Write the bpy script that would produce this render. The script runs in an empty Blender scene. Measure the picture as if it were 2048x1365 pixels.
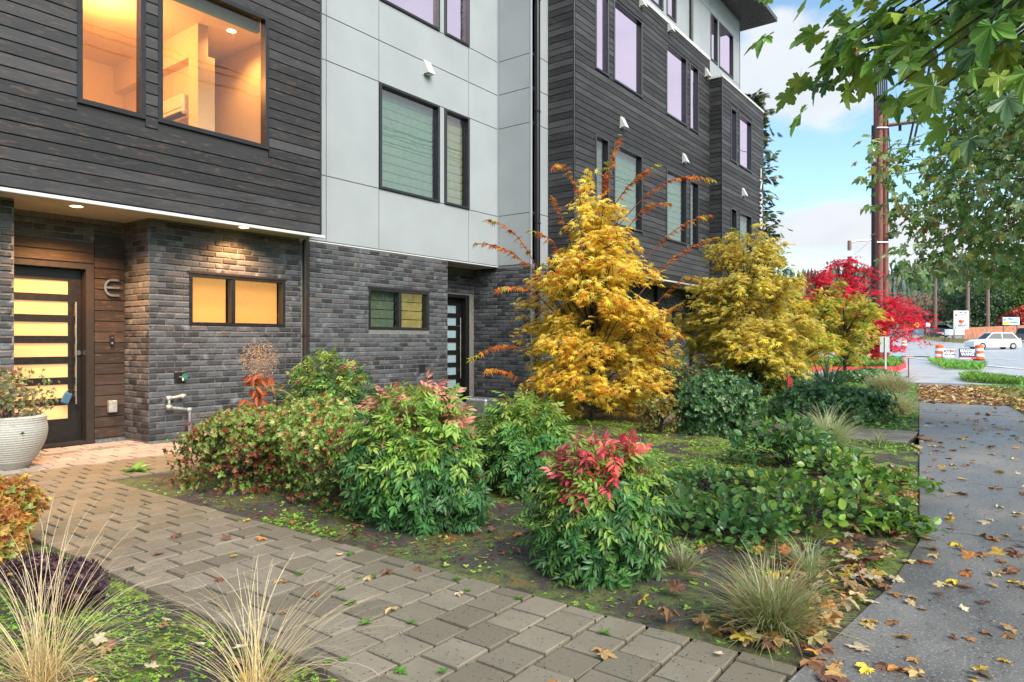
import bpy, math, random
import numpy as np
from mathutils import Matrix, Vector
R = math.radians
rng = np.random.default_rng(7)
random.seed(7)
S = bpy.context.scene
COL = S.collection

# ------------------------------------------------------------------ camera
TH = R(36.66)                      # the view turns this much from +Y towards the houses (-X)
F = 1372.0                         # focal length in photograph pixels
H = 1.25                           # eye height
cam = bpy.data.cameras.new('camera'); camo = bpy.data.objects.new('camera', cam); COL.objects.link(camo)
cam.sensor_width = 36.0; cam.lens = 36.0 * F / 2048.0
cam.clip_start = 0.05; cam.clip_end = 4000
camo.location = (0, 0, H); camo.rotation_euler = (R(90), 0, TH)
S.camera = camo

# ------------------------------------------------------------------ sky, sun, exposure
SUN_EL, SUN_AZ = R(42), R(112)      # azimuth: clockwise from +Y
w = bpy.data.worlds.new('World'); S.world = w; w.use_nodes = True
wn = w.node_tree; wn.nodes.clear()
def wnode(t, **k):
    n = wn.nodes.new(t)
    for a, b in k.items(): setattr(n, a, b)
    return n
out = wnode('ShaderNodeOutputWorld'); bg = wnode('ShaderNodeBackground'); bg.inputs[1].default_value = 0.10
sky = wnode('ShaderNodeTexSky', sky_type='NISHITA', sun_disc=False)
sky.sun_elevation = SUN_EL; sky.sun_rotation = SUN_AZ; sky.air_density = 1.0; sky.dust_density = 0.6; sky.ozone_density = 1.6
tc = wnode('ShaderNodeTexCoord')
sep = wnode('ShaderNodeSeparateXYZ'); wn.links.new(tc.outputs['Generated'], sep.inputs[0])
def wmath(op, a, b=None, c=None):
    n = wnode('ShaderNodeMath', operation=op)
    for i, v in enumerate((a, b, c)):
        if v is None: continue
        if isinstance(v, (int, float)): n.inputs[i].default_value = v
        else: wn.links.new(v, n.inputs[i])
    return n.outputs[0]
zz = wmath('ADD', wmath('MAXIMUM', sep.outputs[2], 0.0), 0.10)
px = wmath('DIVIDE', sep.outputs[0], zz); py = wmath('DIVIDE', sep.outputs[1], zz)
cmb = wnode('ShaderNodeCombineXYZ'); wn.links.new(px, cmb.inputs[0]); wn.links.new(py, cmb.inputs[1])
mp = wnode('ShaderNodeMapping'); mp.inputs['Location'].default_value = (3.1, 1.7, 0); wn.links.new(cmb.outputs[0], mp.inputs[0])
n1 = wnode('ShaderNodeTexNoise'); n1.inputs['Scale'].default_value = 0.9; n1.inputs['Detail'].default_value = 7; n1.inputs['Roughness'].default_value = 0.55
wn.links.new(mp.outputs[0], n1.inputs[0])
# broad cloud banks (directions of the banks, then broken up by the noise)
def bank(az, el, ra, re, amp):
    """a soft bank of cloud round azimuth az (degrees from +Y, clockwise) and elevation el"""
    azn = wmath('ARCTAN2', sep.outputs[0], sep.outputs[1])
    eln = wmath('ARCSINE', sep.outputs[2])
    a = wmath('DIVIDE', wmath('SUBTRACT', azn, R(az)), R(ra)); e = wmath('DIVIDE', wmath('SUBTRACT', eln, R(el)), R(re))
    g = wmath('EXPONENT', wmath('MULTIPLY', wmath('ADD', wmath('MULTIPLY', a, a), wmath('MULTIPLY', e, e)), -1.0))
    return wmath('MULTIPLY', g, amp)
n2 = wnode('ShaderNodeTexNoise'); n2.inputs['Scale'].default_value = 9.0; n2.inputs['Detail'].default_value = 8; n2.inputs['Roughness'].default_value = 0.58
mp2 = wnode('ShaderNodeMapping'); mp2.inputs['Scale'].default_value = (1, 1, 1.7); wn.links.new(tc.outputs['Generated'], mp2.inputs[0]); wn.links.new(mp2.outputs[0], n2.inputs[0])
def px2ang(x, y):
    r, v = (x - 1024) / F, (682.5 - y) / F
    az = math.degrees(math.atan(r)) - math.degrees(TH)
    return az, math.degrees(math.atan(v / math.hypot(1, r)))
banks = []
for (x, y, ra, re, amp) in ((1560, 150, 6.5, 2.7, .60), (1480, 190, 5, 2.4, .35), (1545, 50, 3.2, 1.4, .42), (1660, 205, 4, 1.6, .35), (1690, 440, 5.5, 2.0, .45), (1520, 465, 8, 1.6, .40), (1900, 480, 10, 2.2, .45), (1700, 50, 2.0, 1.2, .25)):
    a, e = px2ang(x, y); banks.append(bank(a, e, ra, re, amp))
banks.append(bank(48, 30, 36, 24, .80)); banks.append(bank(19, 14, 11, 13, .9))       # unseen cloud banks, added to whiten the reflections in the upper windows
banks.append(bank(140, 40, 60, 30, .6))  # unseen bank behind the camera, added to make the sky light less blue
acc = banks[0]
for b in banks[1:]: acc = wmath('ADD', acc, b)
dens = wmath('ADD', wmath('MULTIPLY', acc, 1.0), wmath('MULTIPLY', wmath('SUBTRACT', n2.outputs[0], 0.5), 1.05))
ramp = wnode('ShaderNodeMapRange', interpolation_type='SMOOTHSTEP'); wn.links.new(dens, ramp.inputs[0])
ramp.inputs[1].default_value = 0.18; ramp.inputs[2].default_value = 0.55
# horizon veil
veil = wmath('EXPONENT', wmath('MULTIPLY', wmath('MAXIMUM', sep.outputs[2], 0.0), -9.0))
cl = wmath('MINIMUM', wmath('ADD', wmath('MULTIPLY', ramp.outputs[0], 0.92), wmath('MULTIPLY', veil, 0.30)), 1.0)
ccol = wnode('ShaderNodeMixRGB'); ccol.inputs[1].default_value = (2.3, 2.5, 2.7, 1); ccol.inputs[2].default_value = (3.3, 3.4, 3.5, 1)
wn.links.new(n2.outputs[0], ccol.inputs[0])
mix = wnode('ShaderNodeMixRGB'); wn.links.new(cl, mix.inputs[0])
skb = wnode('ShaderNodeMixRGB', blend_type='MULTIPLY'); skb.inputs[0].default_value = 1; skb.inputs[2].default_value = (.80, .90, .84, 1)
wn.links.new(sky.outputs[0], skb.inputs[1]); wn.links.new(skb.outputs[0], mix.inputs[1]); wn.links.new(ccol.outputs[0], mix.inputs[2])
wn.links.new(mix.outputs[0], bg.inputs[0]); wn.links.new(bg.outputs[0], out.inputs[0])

sun = bpy.data.lights.new('sun', 'SUN'); sun.energy = 2.0; sun.angle = R(44); sun.color = (1.0, 0.95, 0.87)
suno = bpy.data.objects.new('sun', sun); COL.objects.link(suno)
sd = Vector((math.sin(SUN_AZ) * math.cos(SUN_EL), math.cos(SUN_AZ) * math.cos(SUN_EL), math.sin(SUN_EL)))
suno.rotation_euler = sd.to_track_quat('Z', 'Y').to_euler(); suno.location = (5, -5, 20)
vs = S.view_settings; vs.view_transform = 'Standard'; vs.look = 'None'; vs.gamma = 1; vs.use_curve_mapping = False; vs.exposure = 1.65
S.cycles.use_denoising = True
S.cycles.max_bounces = 8; S.cycles.transparent_max_bounces = 12; S.cycles.caustics_reflective = False; S.cycles.caustics_refractive = False
S.cycles.sample_clamp_indirect = 6

# ------------------------------------------------------------------ pixel rays of the photograph, to read places off it
FW = np.array([-math.sin(TH), math.cos(TH), 0.]); RT = np.array([math.cos(TH), math.sin(TH), 0.])
def ray(x, y=682.5): return RT * ((x - 1024) / F) + FW + np.array([0, 0, (682.5 - y) / F])
def on_z(x, y, z=0.0):
    d = ray(x, y); return np.array([0, 0, H]) + d * ((z - H) / d[2])
def on_x(x, y, X):
    d = ray(x, y); return np.array([0, 0, H]) + d * (X / d[0])
def on_y(x, y, Y):
    d = ray(x, y); return np.array([0, 0, H]) + d * (Y / d[1])
def at_d(x, y, t): return np.array([0, 0, H]) + ray(x, y) * t

# ------------------------------------------------------------------ material helpers
def new_mat(name):
    m = bpy.data.materials.new(name); m.use_nodes = True
    nt = m.node_tree; nt.nodes.clear()
    o = nt.nodes.new('ShaderNodeOutputMaterial'); b = nt.nodes.new('ShaderNodeBsdfPrincipled')
    nt.links.new(b.outputs[0], o.inputs[0])
    return m, nt, b, o
class NT:
    def __init__(s, nt): s.nt = nt
    def n(s, t, **k):
        x = s.nt.nodes.new(t)
        for a, b in k.items(): setattr(x, a, b)
        return x
    def l(s, a, b): s.nt.links.new(a, b)
    def put(s, inp, v):
        if v is None: return
        if isinstance(v, bpy.types.NodeSocket): s.l(v, inp)
        else: inp.default_value = v
    def math(s, op, a, b=None, c=None, clamp=False):
        x = s.n('ShaderNodeMath', operation=op, use_clamp=clamp)
        for i, v in enumerate((a, b, c)): s.put(x.inputs[i], v)
        return x.outputs[0]
    def mix(s, f, a, b, mode='MIX'):
        x = s.n('ShaderNodeMixRGB', blend_type=mode); s.put(x.inputs[0], f)
        s.put(x.inputs[1], a if isinstance(a, bpy.types.NodeSocket) else (*a, 1) if len(a) == 3 else a)
        s.put(x.inputs[2], b if isinstance(b, bpy.types.NodeSocket) else (*b, 1) if len(b) == 3 else b)
        return x.outputs[0]
    def noise(s, vec, scale, detail=4, rough=.55):
        x = s.n('ShaderNodeTexNoise'); s.put(x.inputs['Vector'], vec); x.inputs['Scale'].default_value = scale
        x.inputs['Detail'].default_value = detail; x.inputs['Roughness'].default_value = rough; return x.outputs[0]
    def voro(s, vec, scale, out=0, feature='F1'):
        x = s.n('ShaderNodeTexVoronoi', feature=feature); s.put(x.inputs['Vector'], vec); x.inputs['Scale'].default_value = scale; return x.outputs[out]
    def ramp(s, f, a, b, lo=0., hi=1.):
        x = s.n('ShaderNodeMapRange', interpolation_type='SMOOTHSTEP'); s.put(x.inputs[0], f)
        x.inputs[1].default_value = a; x.inputs[2].default_value = b; x.inputs[3].default_value = lo; x.inputs[4].default_value = hi; return x.outputs[0]
    def pos(s): return s.n('ShaderNodeNewGeometry').outputs['Position']
    def mapping(s, vec, scale=(1, 1, 1), loc=(0, 0, 0)):
        x = s.n('ShaderNodeMapping'); s.put(x.inputs[0], vec); x.inputs['Scale'].default_value = scale; s.put(x.inputs['Location'], loc); return x.outputs[0]
    def rnd(s):
        """one number per piece: object random plus the per-piece attribute of joined pieces"""
        a = s.n('ShaderNodeObjectInfo').outputs['Random']; b = s.n('ShaderNodeAttribute', attribute_name='piece').outputs['Fac']
        return s.math('FRACT', s.math('ADD', a, b))
    def bump(s, h, strength, dist, b):
        x = s.n('ShaderNodeBump'); x.inputs['Strength'].default_value = strength; x.inputs['Distance'].default_value = dist
        s.l(h, x.inputs['Height']); s.l(x.outputs[0], b.inputs['Normal'])
MAT = {}
def simple(name, col, rough=.5, metal=0., spec=.5, nz=.08, nscale=18., bump=0.):
    m, nt, b, o = new_mat(name); q = NT(nt)
    p = q.pos(); n = q.noise(p, nscale, 5)
    c = q.mix(q.ramp(n, .3, .7), tuple(v * (1 - nz) for v in col), tuple(min(1, v * (1 + nz)) for v in col))
    q.l(c, b.inputs['Base Color']); b.inputs['Metallic'].default_value = metal
    q.put(b.inputs['Roughness'], q.ramp(n, .2, .8, max(.02, rough - .06), min(1, rough + .06))); b.inputs['Specular IOR Level'].default_value = spec
    if bump: q.bump(n, bump, .01, b)
    MAT[name] = m; return m
def emis(name, col, strength, ns=3., var=.15):
    m, nt, b, o = new_mat(name); q = NT(nt)
    n = q.noise(q.pos(), ns, 3)
    c = q.mix(q.ramp(n, .3, .7), tuple(v * (1 - var) for v in col), col)
    q.l(c, b.inputs['Emission Color']); b.inputs['Emission Strength'].default_value = strength
    b.inputs['Base Color'].default_value = (*[v * .5 for v in col], 1); b.inputs['Roughness'].default_value = .25
    MAT[name] = m; return m
def glass(name, refl, fac, tint=(.8, .85, .85), fres=1.0):
    m, nt, b, o = new_mat(name); q = NT(nt); nt.nodes.remove(b)
    t = q.n('ShaderNodeBsdfTransparent'); t.inputs[0].default_value = (*tint, 1)
    g = q.n('ShaderNodeBsdfAnisotropic') if hasattr(bpy.types, 'ShaderNodeBsdfAnisotropic') else q.n('ShaderNodeBsdfGlossy')
    g.inputs[0].default_value = (*refl, 1); g.inputs[1].default_value = 0.0
    n = q.noise(q.mapping(q.pos(), (1, 1, .6)), 1.3, 2); bp = q.n('ShaderNodeBump'); bp.inputs['Strength'].default_value = .05; bp.inputs['Distance'].default_value = .05
    q.l(n, bp.inputs['Height']); q.l(bp.outputs[0], g.inputs['Normal'])
    lw = q.n('ShaderNodeLayerWeight'); lw.inputs[0].default_value = .35
    f = q.math('ADD', fac, q.math('MULTIPLY', lw.outputs['Facing'], fres * .35), clamp=True)
    mx = q.n('ShaderNodeMixShader'); q.l(f, mx.inputs[0]); q.l(t.outputs[0], mx.inputs[1]); q.l(g.outputs[0], mx.inputs[2]); q.l(mx.outputs[0], o.inputs[0])
    MAT[name] = m; return m
def wood_siding(name, dark, mid, brown, amt):
    m, nt, b, o = new_mat(name); q = NT(nt); p = q.pos(); r = q.rnd()
    sp = q.n('ShaderNodeSeparateXYZ'); q.l(p, sp.inputs[0])
    along = q.math('ADD', sp.outputs[0], sp.outputs[1])
    cb = q.n('ShaderNodeCombineXYZ'); q.l(q.math('MULTIPLY', along, 1.0), cb.inputs[0]); q.l(q.math('ADD', q.math('MULTIPLY', sp.outputs[2], 14.), q.math('MULTIPLY', r, 37.)), cb.inputs[1]); q.l(q.math('MULTIPLY', r, 11.), cb.inputs[2])
    v = cb.outputs[0]
    grain = q.noise(q.mapping(v, (1.2, 3.0, 1)), 3.0, 9, .7)
    broad = q.noise(q.mapping(v, (.8, .25, 1)), 1.6, 4)
    knots = q.voro(q.mapping(v, (1.3, .55, 1)), 1.0)
    streak = q.noise(q.mapping(v, (3.2, 1.1, 1)), 2.2, 7, .65)
    tone = q.math('ADD', q.math('MULTIPLY', grain, .75), q.math('ADD', q.math('MULTIPLY', q.math('SUBTRACT', r, .5), .45), q.math('MULTIPLY', q.math('SUBTRACT', broad, .5), .8)))
    c = q.mix(q.ramp(tone, .15, .75), dark, mid)
    c = q.mix(q.math('MULTIPLY', q.ramp(streak, .53, .66), amt), c, brown)
    c = q.mix(q.math('MULTIPLY', q.ramp(grain, .60, .72), .38), c, tuple(min(1, x * 3.0 + .02) for x in mid))
    c = q.mix(q.math('MULTIPLY', q.ramp(knots, .09, .03), .7), c, tuple(x * .5 for x in dark))
    q.l(c, b.inputs['Base Color']); q.put(b.inputs['Roughness'], q.ramp(grain, .3, .7, .42, .72))
    b.inputs['Specular IOR Level'].default_value = .45
    q.bump(grain, .55, .006, b); MAT[name] = m; return m
def brick_mat(name):
    m, nt, b, o = new_mat(name); q = NT(nt); p = q.pos(); r = q.rnd()
    n = q.noise(p, 24, 6, .65); n2 = q.noise(q.mapping(p, (1, 1, 1), (5, 3, 1)), 7, 4)
    c = q.mix(q.ramp(r, .0, 1.), (.022, .023, .027), (.088, .092, .104))
    r2 = q.math('FRACT', q.math('MULTIPLY', r, 7.31)); r3 = q.math('FRACT', q.math('MULTIPLY', r, 13.77))
    c = q.mix(q.math('MULTIPLY', q.ramp(r2, .86, .98), .5), c, (.13, .095, .085))
    c = q.mix(q.math('MULTIPLY', q.ramp(n2, .50, .74), q.ramp(r3, .2, 1., .1, .75)), c, (.24, .245, .27))
    c = q.mix(q.math('MULTIPLY', q.ramp(n, .58, .75), .55), c, (.19, .18, .18))
    c = q.mix(q.ramp(n, .45, .25, 0, .6), c, (.012, .012, .015))
    q.l(c, b.inputs['Base Color']); q.put(b.inputs['Roughness'], q.ramp(n, .3, .7, .55, .8)); q.bump(n, .8, .006, b)
    MAT[name] = m; return m
def paver_mat(name):
    m, nt, b, o = new_mat(name); q = NT(nt); p = q.pos(); r = q.rnd()
    n = q.noise(p, 70, 6, .8); n2 = q.noise(p, 3.2, 5); pits = q.voro(p, 48.)
    c = q.mix(q.ramp(r, 0, 1), (.165, .143, .104), (.255, .222, .168))
    c = q.mix(q.ramp(n2, .35, .7, 0, .5), c, (.13, .112, .078))
    c = q.mix(q.ramp(n, .55, .72, 0, .5), c, (.30, .28, .25))
    c = q.mix(q.ramp(n, .42, .30, 0, .6), c, (.04, .036, .03))
    c = q.mix(q.math('MULTIPLY', q.ramp(pits, .24, .14), q.ramp(q.noise(p, 22, 2), .46, .58)), c, (.02, .018, .016))
    # moss-brown tone close to the porch, dry pale pavers under the overhang
    sp = q.n('ShaderNodeSeparateXYZ'); q.l(p, sp.inputs[0]); x = q.math('ADD', sp.outputs[0], q.math('MULTIPLY', q.noise(p, 2.2, 2), .35))
    c = q.mix(q.ramp(x, -3.6, -5.4, 0, .55), c, (.20, .150, .080))
    dry = q.ramp(x, -7.38, -7.50)
    c = q.mix(q.math('MULTIPLY', dry, .85), c, q.mix(r, (.33, .26, .215), (.42, .34, .29)))
    q.l(c, b.inputs['Base Color'])
    rg = q.ramp(n2, .3, .7, .42, .68); q.put(b.inputs['Roughness'], q.math('ADD', rg, q.math('MULTIPLY', dry, .25), clamp=True))
    q.bump(q.math('SUBTRACT', n, q.math('MULTIPLY', q.ramp(pits, .2, .1), .6)), .45, .004, b); MAT[name] = m; return m
def concrete_mat(name, a, bcol, scale=80.):
    m, nt, b, o = new_mat(name); q = NT(nt); p = q.pos(); r = q.rnd()
    n = q.noise(p, scale, 5, .75); agg = q.voro(p, scale * 1.3); n2 = q.noise(q.mapping(p, (1.3, .7, 1)), 1.1, 5, .6); n3 = q.noise(p, 9, 4)
    c = q.mix(q.ramp(n2, .35, .66), a, bcol)
    c = q.mix(q.ramp(n, .54, .66, 0, .75), c, tuple(min(1, v * 2.3) for v in bcol))
    c = q.mix(q.ramp(n, .44, .30, 0, .65), c, tuple(v * .3 for v in a))
    c = q.mix(q.math('MULTIPLY', q.ramp(agg, .35, .15), .25), c, tuple(v * 1.9 for v in bcol))
    c = q.mix(q.ramp(n3, .58, .75, 0, .35), c, (.055, .052, .04))
    c = q.mix(q.math('MULTIPLY', r, .12), c, (.28, .27, .26))
    q.l(c, b.inputs['Base Color']); q.put(b.inputs['Roughness'], q.ramp(n2, .35, .65, .30, .62)); q.bump(n, .55, .005, b)
    MAT[name] = m; return m
def soil_mat(name):
    m, nt, b, o = new_mat(name); q = NT(nt); p = q.pos()
    n = q.noise(p, 60, 8, .75); n2 = q.noise(p, 2.3, 5); n3 = q.noise(p, 14, 5, .7); sp = q.voro(p, 130.)
    c = q.mix(q.ramp(n, .3, .7), (.022, .019, .016), (.10, .088, .070))
    c = q.mix(q.math('MULTIPLY', q.ramp(sp, .22, .10), .5), c, (.30, .28, .25))
    moss = q.math('MULTIPLY', q.ramp(n2, .46, .56), q.ramp(n3, .36, .54))
    sy_ = q.n('ShaderNodeSeparateXYZ'); q.l(p, sy_.inputs[0]); bare = q.math('MULTIPLY', q.ramp(q.math('ADD', sy_.outputs[1], q.math('MULTIPLY', n2, 1.2)), 4.4, 5.4, 1., 0.), q.ramp(sy_.outputs[1], 2.3, 2.7))
    c = q.mix(q.math('MULTIPLY', moss, q.math('SUBTRACT', .9, q.math('MULTIPLY', bare, .55))), c, q.mix(q.ramp(n, .3, .7), (.11, .19, .02), (.33, .44, .05)))
    red = q.math('MULTIPLY', q.ramp(q.noise(q.mapping(p, (1, 1, 1), (9, 2, 0)), 1.9, 4), .52, .62), q.ramp(n3, .5, .6))
    c = q.mix(q.math('MULTIPLY', red, .7), c, (.24, .08, .04))
    q.l(c, b.inputs['Base Color']); b.inputs['Roughness'].default_value = .8; q.bump(n, 1., .02, b); MAT[name] = m; return m
def leaf_mat(name, rough=.38, trans=.35, spec=.5):
    m, nt, b, o = new_mat(name); q = NT(nt)
    a = q.n('ShaderNodeAttribute', attribute_name='col').outputs['Color']
    n = q.noise(q.pos(), 55, 3)
    r = q.n('ShaderNodeObjectInfo').outputs['Random']
    c = q.mix(q.ramp(n, .3, .7, 0, .13), a, (.05, .055, .02))
    hs = q.n('ShaderNodeHueSaturation'); q.l(c, hs.inputs['Color']); q.put(hs.inputs['Value'], q.ramp(r, 0, 1, .8, 1.2)); q.put(hs.inputs['Hue'], q.ramp(r, 0, 1, .49, .51))
    c = hs.outputs[0]
    q.l(c, b.inputs['Base Color']); q.put(b.inputs['Roughness'], q.ramp(n, .2, .8, rough - .08, rough + .1)); b.inputs['Specular IOR Level'].default_value = spec
    t = q.n('ShaderNodeBsdfTranslucent'); q.l(c, t.inputs[0]); mx = q.n('ShaderNodeMixShader'); mx.inputs[0].default_value = trans
    q.l(b.outputs[0], mx.inputs[1]); q.l(t.outputs[0], mx.inputs[2]); q.l(mx.outputs[0], o.inputs[0]); MAT[name] = m; return m

wood_siding('siding_near', (.015, .015, .017), (.055, .053, .057), (.13, .075, .05), .5)
wood_siding('siding_far', (.014, .014, .016), (.060, .060, .064), (.12, .09, .07), .35)
wood_siding('siding_porch', (.022, .014, .010), (.060, .038, .026), (.11, .055, .028), .7)
brick_mat('brick')
simple('mortar', (.17, .165, .15), .9, nz=.3, nscale=40, bump=.5)
simple('panel', (.32, .345, .358), .55, nz=.05, nscale=1.2)
simple('panel_gap', (.12, .125, .13), .8)
simple('white_trim', (.58, .58, .57), .45, nz=.04)
simple('soffit', (.50, .47, .42), .8, nz=.06)
simple('black_metal', (.012, .012, .014), .32, nz=.2, spec=.6)
simple('black_paint', (.010, .009, .009), .38, nz=.2)
simple('dark_brown_metal', (.030, .024, .020), .35)
simple('steel', (.62, .58, .52), .28, metal=1.)
simple('grey_metal', (.42, .43, .44), .42, metal=.8)
simple('galvanised', (.45, .45, .42), .5, metal=.5, nz=.2, nscale=30)
simple('inner_dark', (.03, .03, .03), .9)
simple('inner_wall', (.74, .62, .44), .8, nz=.03)
simple('ac_white', (.80, .78, .72), .4)
simple('teal_blind', (.10, .30, .26), .7)
simple('blind', (.36, .52, .43), .75, nz=.10, nscale=9)
simple('blind_warm', (.62, .55, .36), .75, nz=.10, nscale=9)
simple('eave_metal', (.055, .055, .062), .3, metal=.3)
glass('glass_sky', (1.0, .84, 1.0), .70, (.30, .33, .33))
glass('glass_blind', (.95, .82, .95), .10, (.78, .84, .80), .35)
glass('glass_lit', (1., .88, .96), .045, (.98, .93, .84), .25)
emis('lit_shade', (1.0, .53, .19), .24, .9, .32)
emis('lit_lite', (1.0, .60, .25), .24, 1.2, .25)
emis('lamp_disc', (1.0, .62, .25), 6., 1, 0)
simple('frosted', (.30, .42, .46), .25, spec=.7, nz=.05)
paver_mat('paver'); concrete_mat('sidewalk', (.078, .073, .068), (.205, .195, .185))
concrete_mat('concrete_pale', (.34, .34, .345), (.46, .46, .465), 60)
concrete_mat('asphalt', (.30, .305, .315), (.40, .405, .415), 50)
soil_mat('soil'); simple('joint', (.016, .014, .011), .95, nz=.4, nscale=60)
leaf_mat('leaf'); leaf_mat('leaf_thin', .5, .5, .3); leaf_mat('leaf_gloss', .26, .34, .6); leaf_mat('leaf_dry', .6, .15, .3)
simple('bark', (.055, .042, .032), .85, nz=.4, nscale=30, bump=.8)
simple('bark_red', (.16, .045, .025), .6, nz=.2)
simple('planter', (.40, .39, .35), .8, nz=.08, nscale=40, bump=.3)

# ------------------------------------------------------------------ mesh helpers
class MB:
    def __init__(s): s.v = []; s.f = []; s.mi = []
    def box(s, x0, x1, y0, y1, z0, z1, mi=0):
        b = len(s.v); s.v += [(x0, y0, z0), (x1, y0, z0), (x1, y1, z0), (x0, y1, z0), (x0, y0, z1), (x1, y0, z1), (x1, y1, z1), (x0, y1, z1)]
        s.f += [(b, b + 3, b + 2, b + 1), (b + 4, b + 5, b + 6, b + 7), (b, b + 1, b + 5, b + 4), (b + 1, b + 2, b + 6, b + 5), (b + 2, b + 3, b + 7, b + 6), (b + 3, b, b + 4, b + 7)]; s.mi += [mi] * 6; return s
    def bbox(s, x0, x1, y0, y1, z0, z1, c=.004, mi=0):
        """a box with chamfered edges"""
        b = len(s.v); X = (x0, x0 + c, x1 - c, x1); Y = (y0, y0 + c, y1 - c, y1); Z = (z0, z0 + c, z1 - c, z1); idx = {}
        def V(i, j, k):
            if (i, j, k) not in idx: idx[(i, j, k)] = len(s.v); s.v.append((X[i], Y[j], Z[k]))
            return idx[(i, j, k)]
        f = []
        for a in (0, 3):
            f.append([(a, 1, 1), (a, 2, 1), (a, 2, 2), (a, 1, 2)]); f.append([(1, a, 1), (2, a, 1), (2, a, 2), (1, a, 2)]); f.append([(1, 1, a), (2, 1, a), (2, 2, a), (1, 2, a)])
        for a in (0, 3):
            for c2 in (0, 3):
                ia, ic = (1 if a == 0 else 2), (1 if c2 == 0 else 2)
                f.append([(a, ic, 1), (a, ic, 2), (ia, c2, 2), (ia, c2, 1)]); f.append([(a, 1, ic), (a, 2, ic), (ia, 2, c2), (ia, 1, c2)]); f.append([(1, a, ic), (2, a, ic), (2, ia, c2), (1, ia, c2)])
                for d in (0, 3):
                    id_ = 1 if d == 0 else 2
                    f.append([(a, ic, id_), (ia, c2, id_), (ia, ic, d)])
        cx = np.array([(x0 + x1) / 2, (y0 + y1) / 2, (z0 + z1) / 2])
        for q in f:
            ids = [V(*t) for t in q]; P = np.array([s.v[i] for i in ids]); n = np.cross(P[1] - P[0], P[2] - P[0])
            if np.dot(n, P.mean(0) - cx) < 0: ids = ids[::-1]
            s.f.append(tuple(ids)); s.mi.append(mi)
        return s
    def poly(s, pts, mi=0):
        b = len(s.v); s.v += [tuple(p) for p in pts]; s.f.append(tuple(range(b, b + len(pts)))); s.mi.append(mi); return s
    def prism(s, pts, z0, z1, mi=0):
        """pts: ccw (x, y) outline, extruded in z"""
        b = len(s.v); n = len(pts); s.v += [(p[0], p[1], z0) for p in pts] + [(p[0], p[1], z1) for p in pts]
        s.f += [tuple(range(b + n - 1, b - 1, -1)), tuple(range(b + n, b + 2 * n))] + [(b + i, b + (i + 1) % n, b + n + (i + 1) % n, b + n + i) for i in range(n)]; s.mi += [mi] * (n + 2); return s
    def tube(s, P, r, k=6, mi=0, cap=True):
        P = [np.array(p, float) for p in P]; n = len(P); r = [r] * n if np.isscalar(r) else list(r); b = len(s.v); up = None
        for i in range(n):
            t = P[min(i + 1, n - 1)] - P[max(i - 1, 0)]; t = t / (np.linalg.norm(t) + 1e-9)
            if up is None: up = np.cross(t, (0, 0, 1) if abs(t[2]) < .9 else (1, 0, 0))
            up = up - t * np.dot(up, t); up = up / (np.linalg.norm(up) + 1e-9); sd_ = np.cross(t, up)
            for j in range(k):
                a = 2 * math.pi * j / k; s.v.append(tuple(P[i] + (up * math.cos(a) + sd_ * math.sin(a)) * r[i]))
        for i in range(n - 1):
            for j in range(k):
                j2 = (j + 1) % k; s.f.append((b + i * k + j, b + i * k + j2, b + (i + 1) * k + j2, b + (i + 1) * k + j)); s.mi.append(mi)
        if cap:
            s.f.append(tuple(b + j for j in range(k - 1, -1, -1))); s.f.append(tuple(b + (n - 1) * k + j for j in range(k))); s.mi += [mi] * 2
        return s
    def lathe(s, prof, c=(0, 0, 0), k=24, mi=0):
        b = len(s.v); n = len(prof)
        for (r, z) in prof:
            for j in range(k): a = 2 * math.pi * j / k; s.v.append((c[0] + r * math.cos(a), c[1] + r * math.sin(a), c[2] + z))
        for i in range(n - 1):
            for j in range(k): j2 = (j + 1) % k; s.f.append((b + i * k + j, b + i * k + j2, b + (i + 1) * k + j2, b + (i + 1) * k + j)); s.mi.append(mi)
        return s
    def mesh(s, name, mats, smooth=False):
        m = bpy.data.meshes.new(name); m.from_pydata(s.v, [], s.f)
        for x in (mats if isinstance(mats, (list, tuple)) else [mats]): m.materials.append(MAT[x])
        if any(s.mi): m.polygons.foreach_set('material_index', s.mi)
        if smooth: m.polygons.foreach_set('use_smooth', [True] * len(m.polygons))
        m.update(); return m
    def build(s, name, mats, parent=None, smooth=False, loc=None, **tags):
        o = bpy.data.objects.new(name, s.mesh(name, mats, smooth)); COL.objects.link(o)
        if parent is not None: o.parent = parent
        if loc is not None: o.location = loc
        for k, v in tags.items(): o[k] = v
        return o
def link(name, data, parent=None, mat4=None, **tags):
    o = bpy.data.objects.new(name, data); COL.objects.link(o)
    if parent is not None: o.parent = parent
    if mat4 is not None: o.matrix_basis = mat4
    for k, v in tags.items(): o[k] = v
    return o
def thing(name, label, cat, loc=(0, 0, 0), rz=0., group=None):
    o = bpy.data.objects.new(name, None); COL.objects.link(o); o.location = loc; o.rotation_euler = (0, 0, rz); o.empty_display_size = .2
    o['label'] = label; o['category'] = cat
    if group: o['group'] = group
    return o
def tag(o, label, cat, group=None):
    o['label'] = label; o['category'] = cat
    if group: o['group'] = group
    return o
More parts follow.
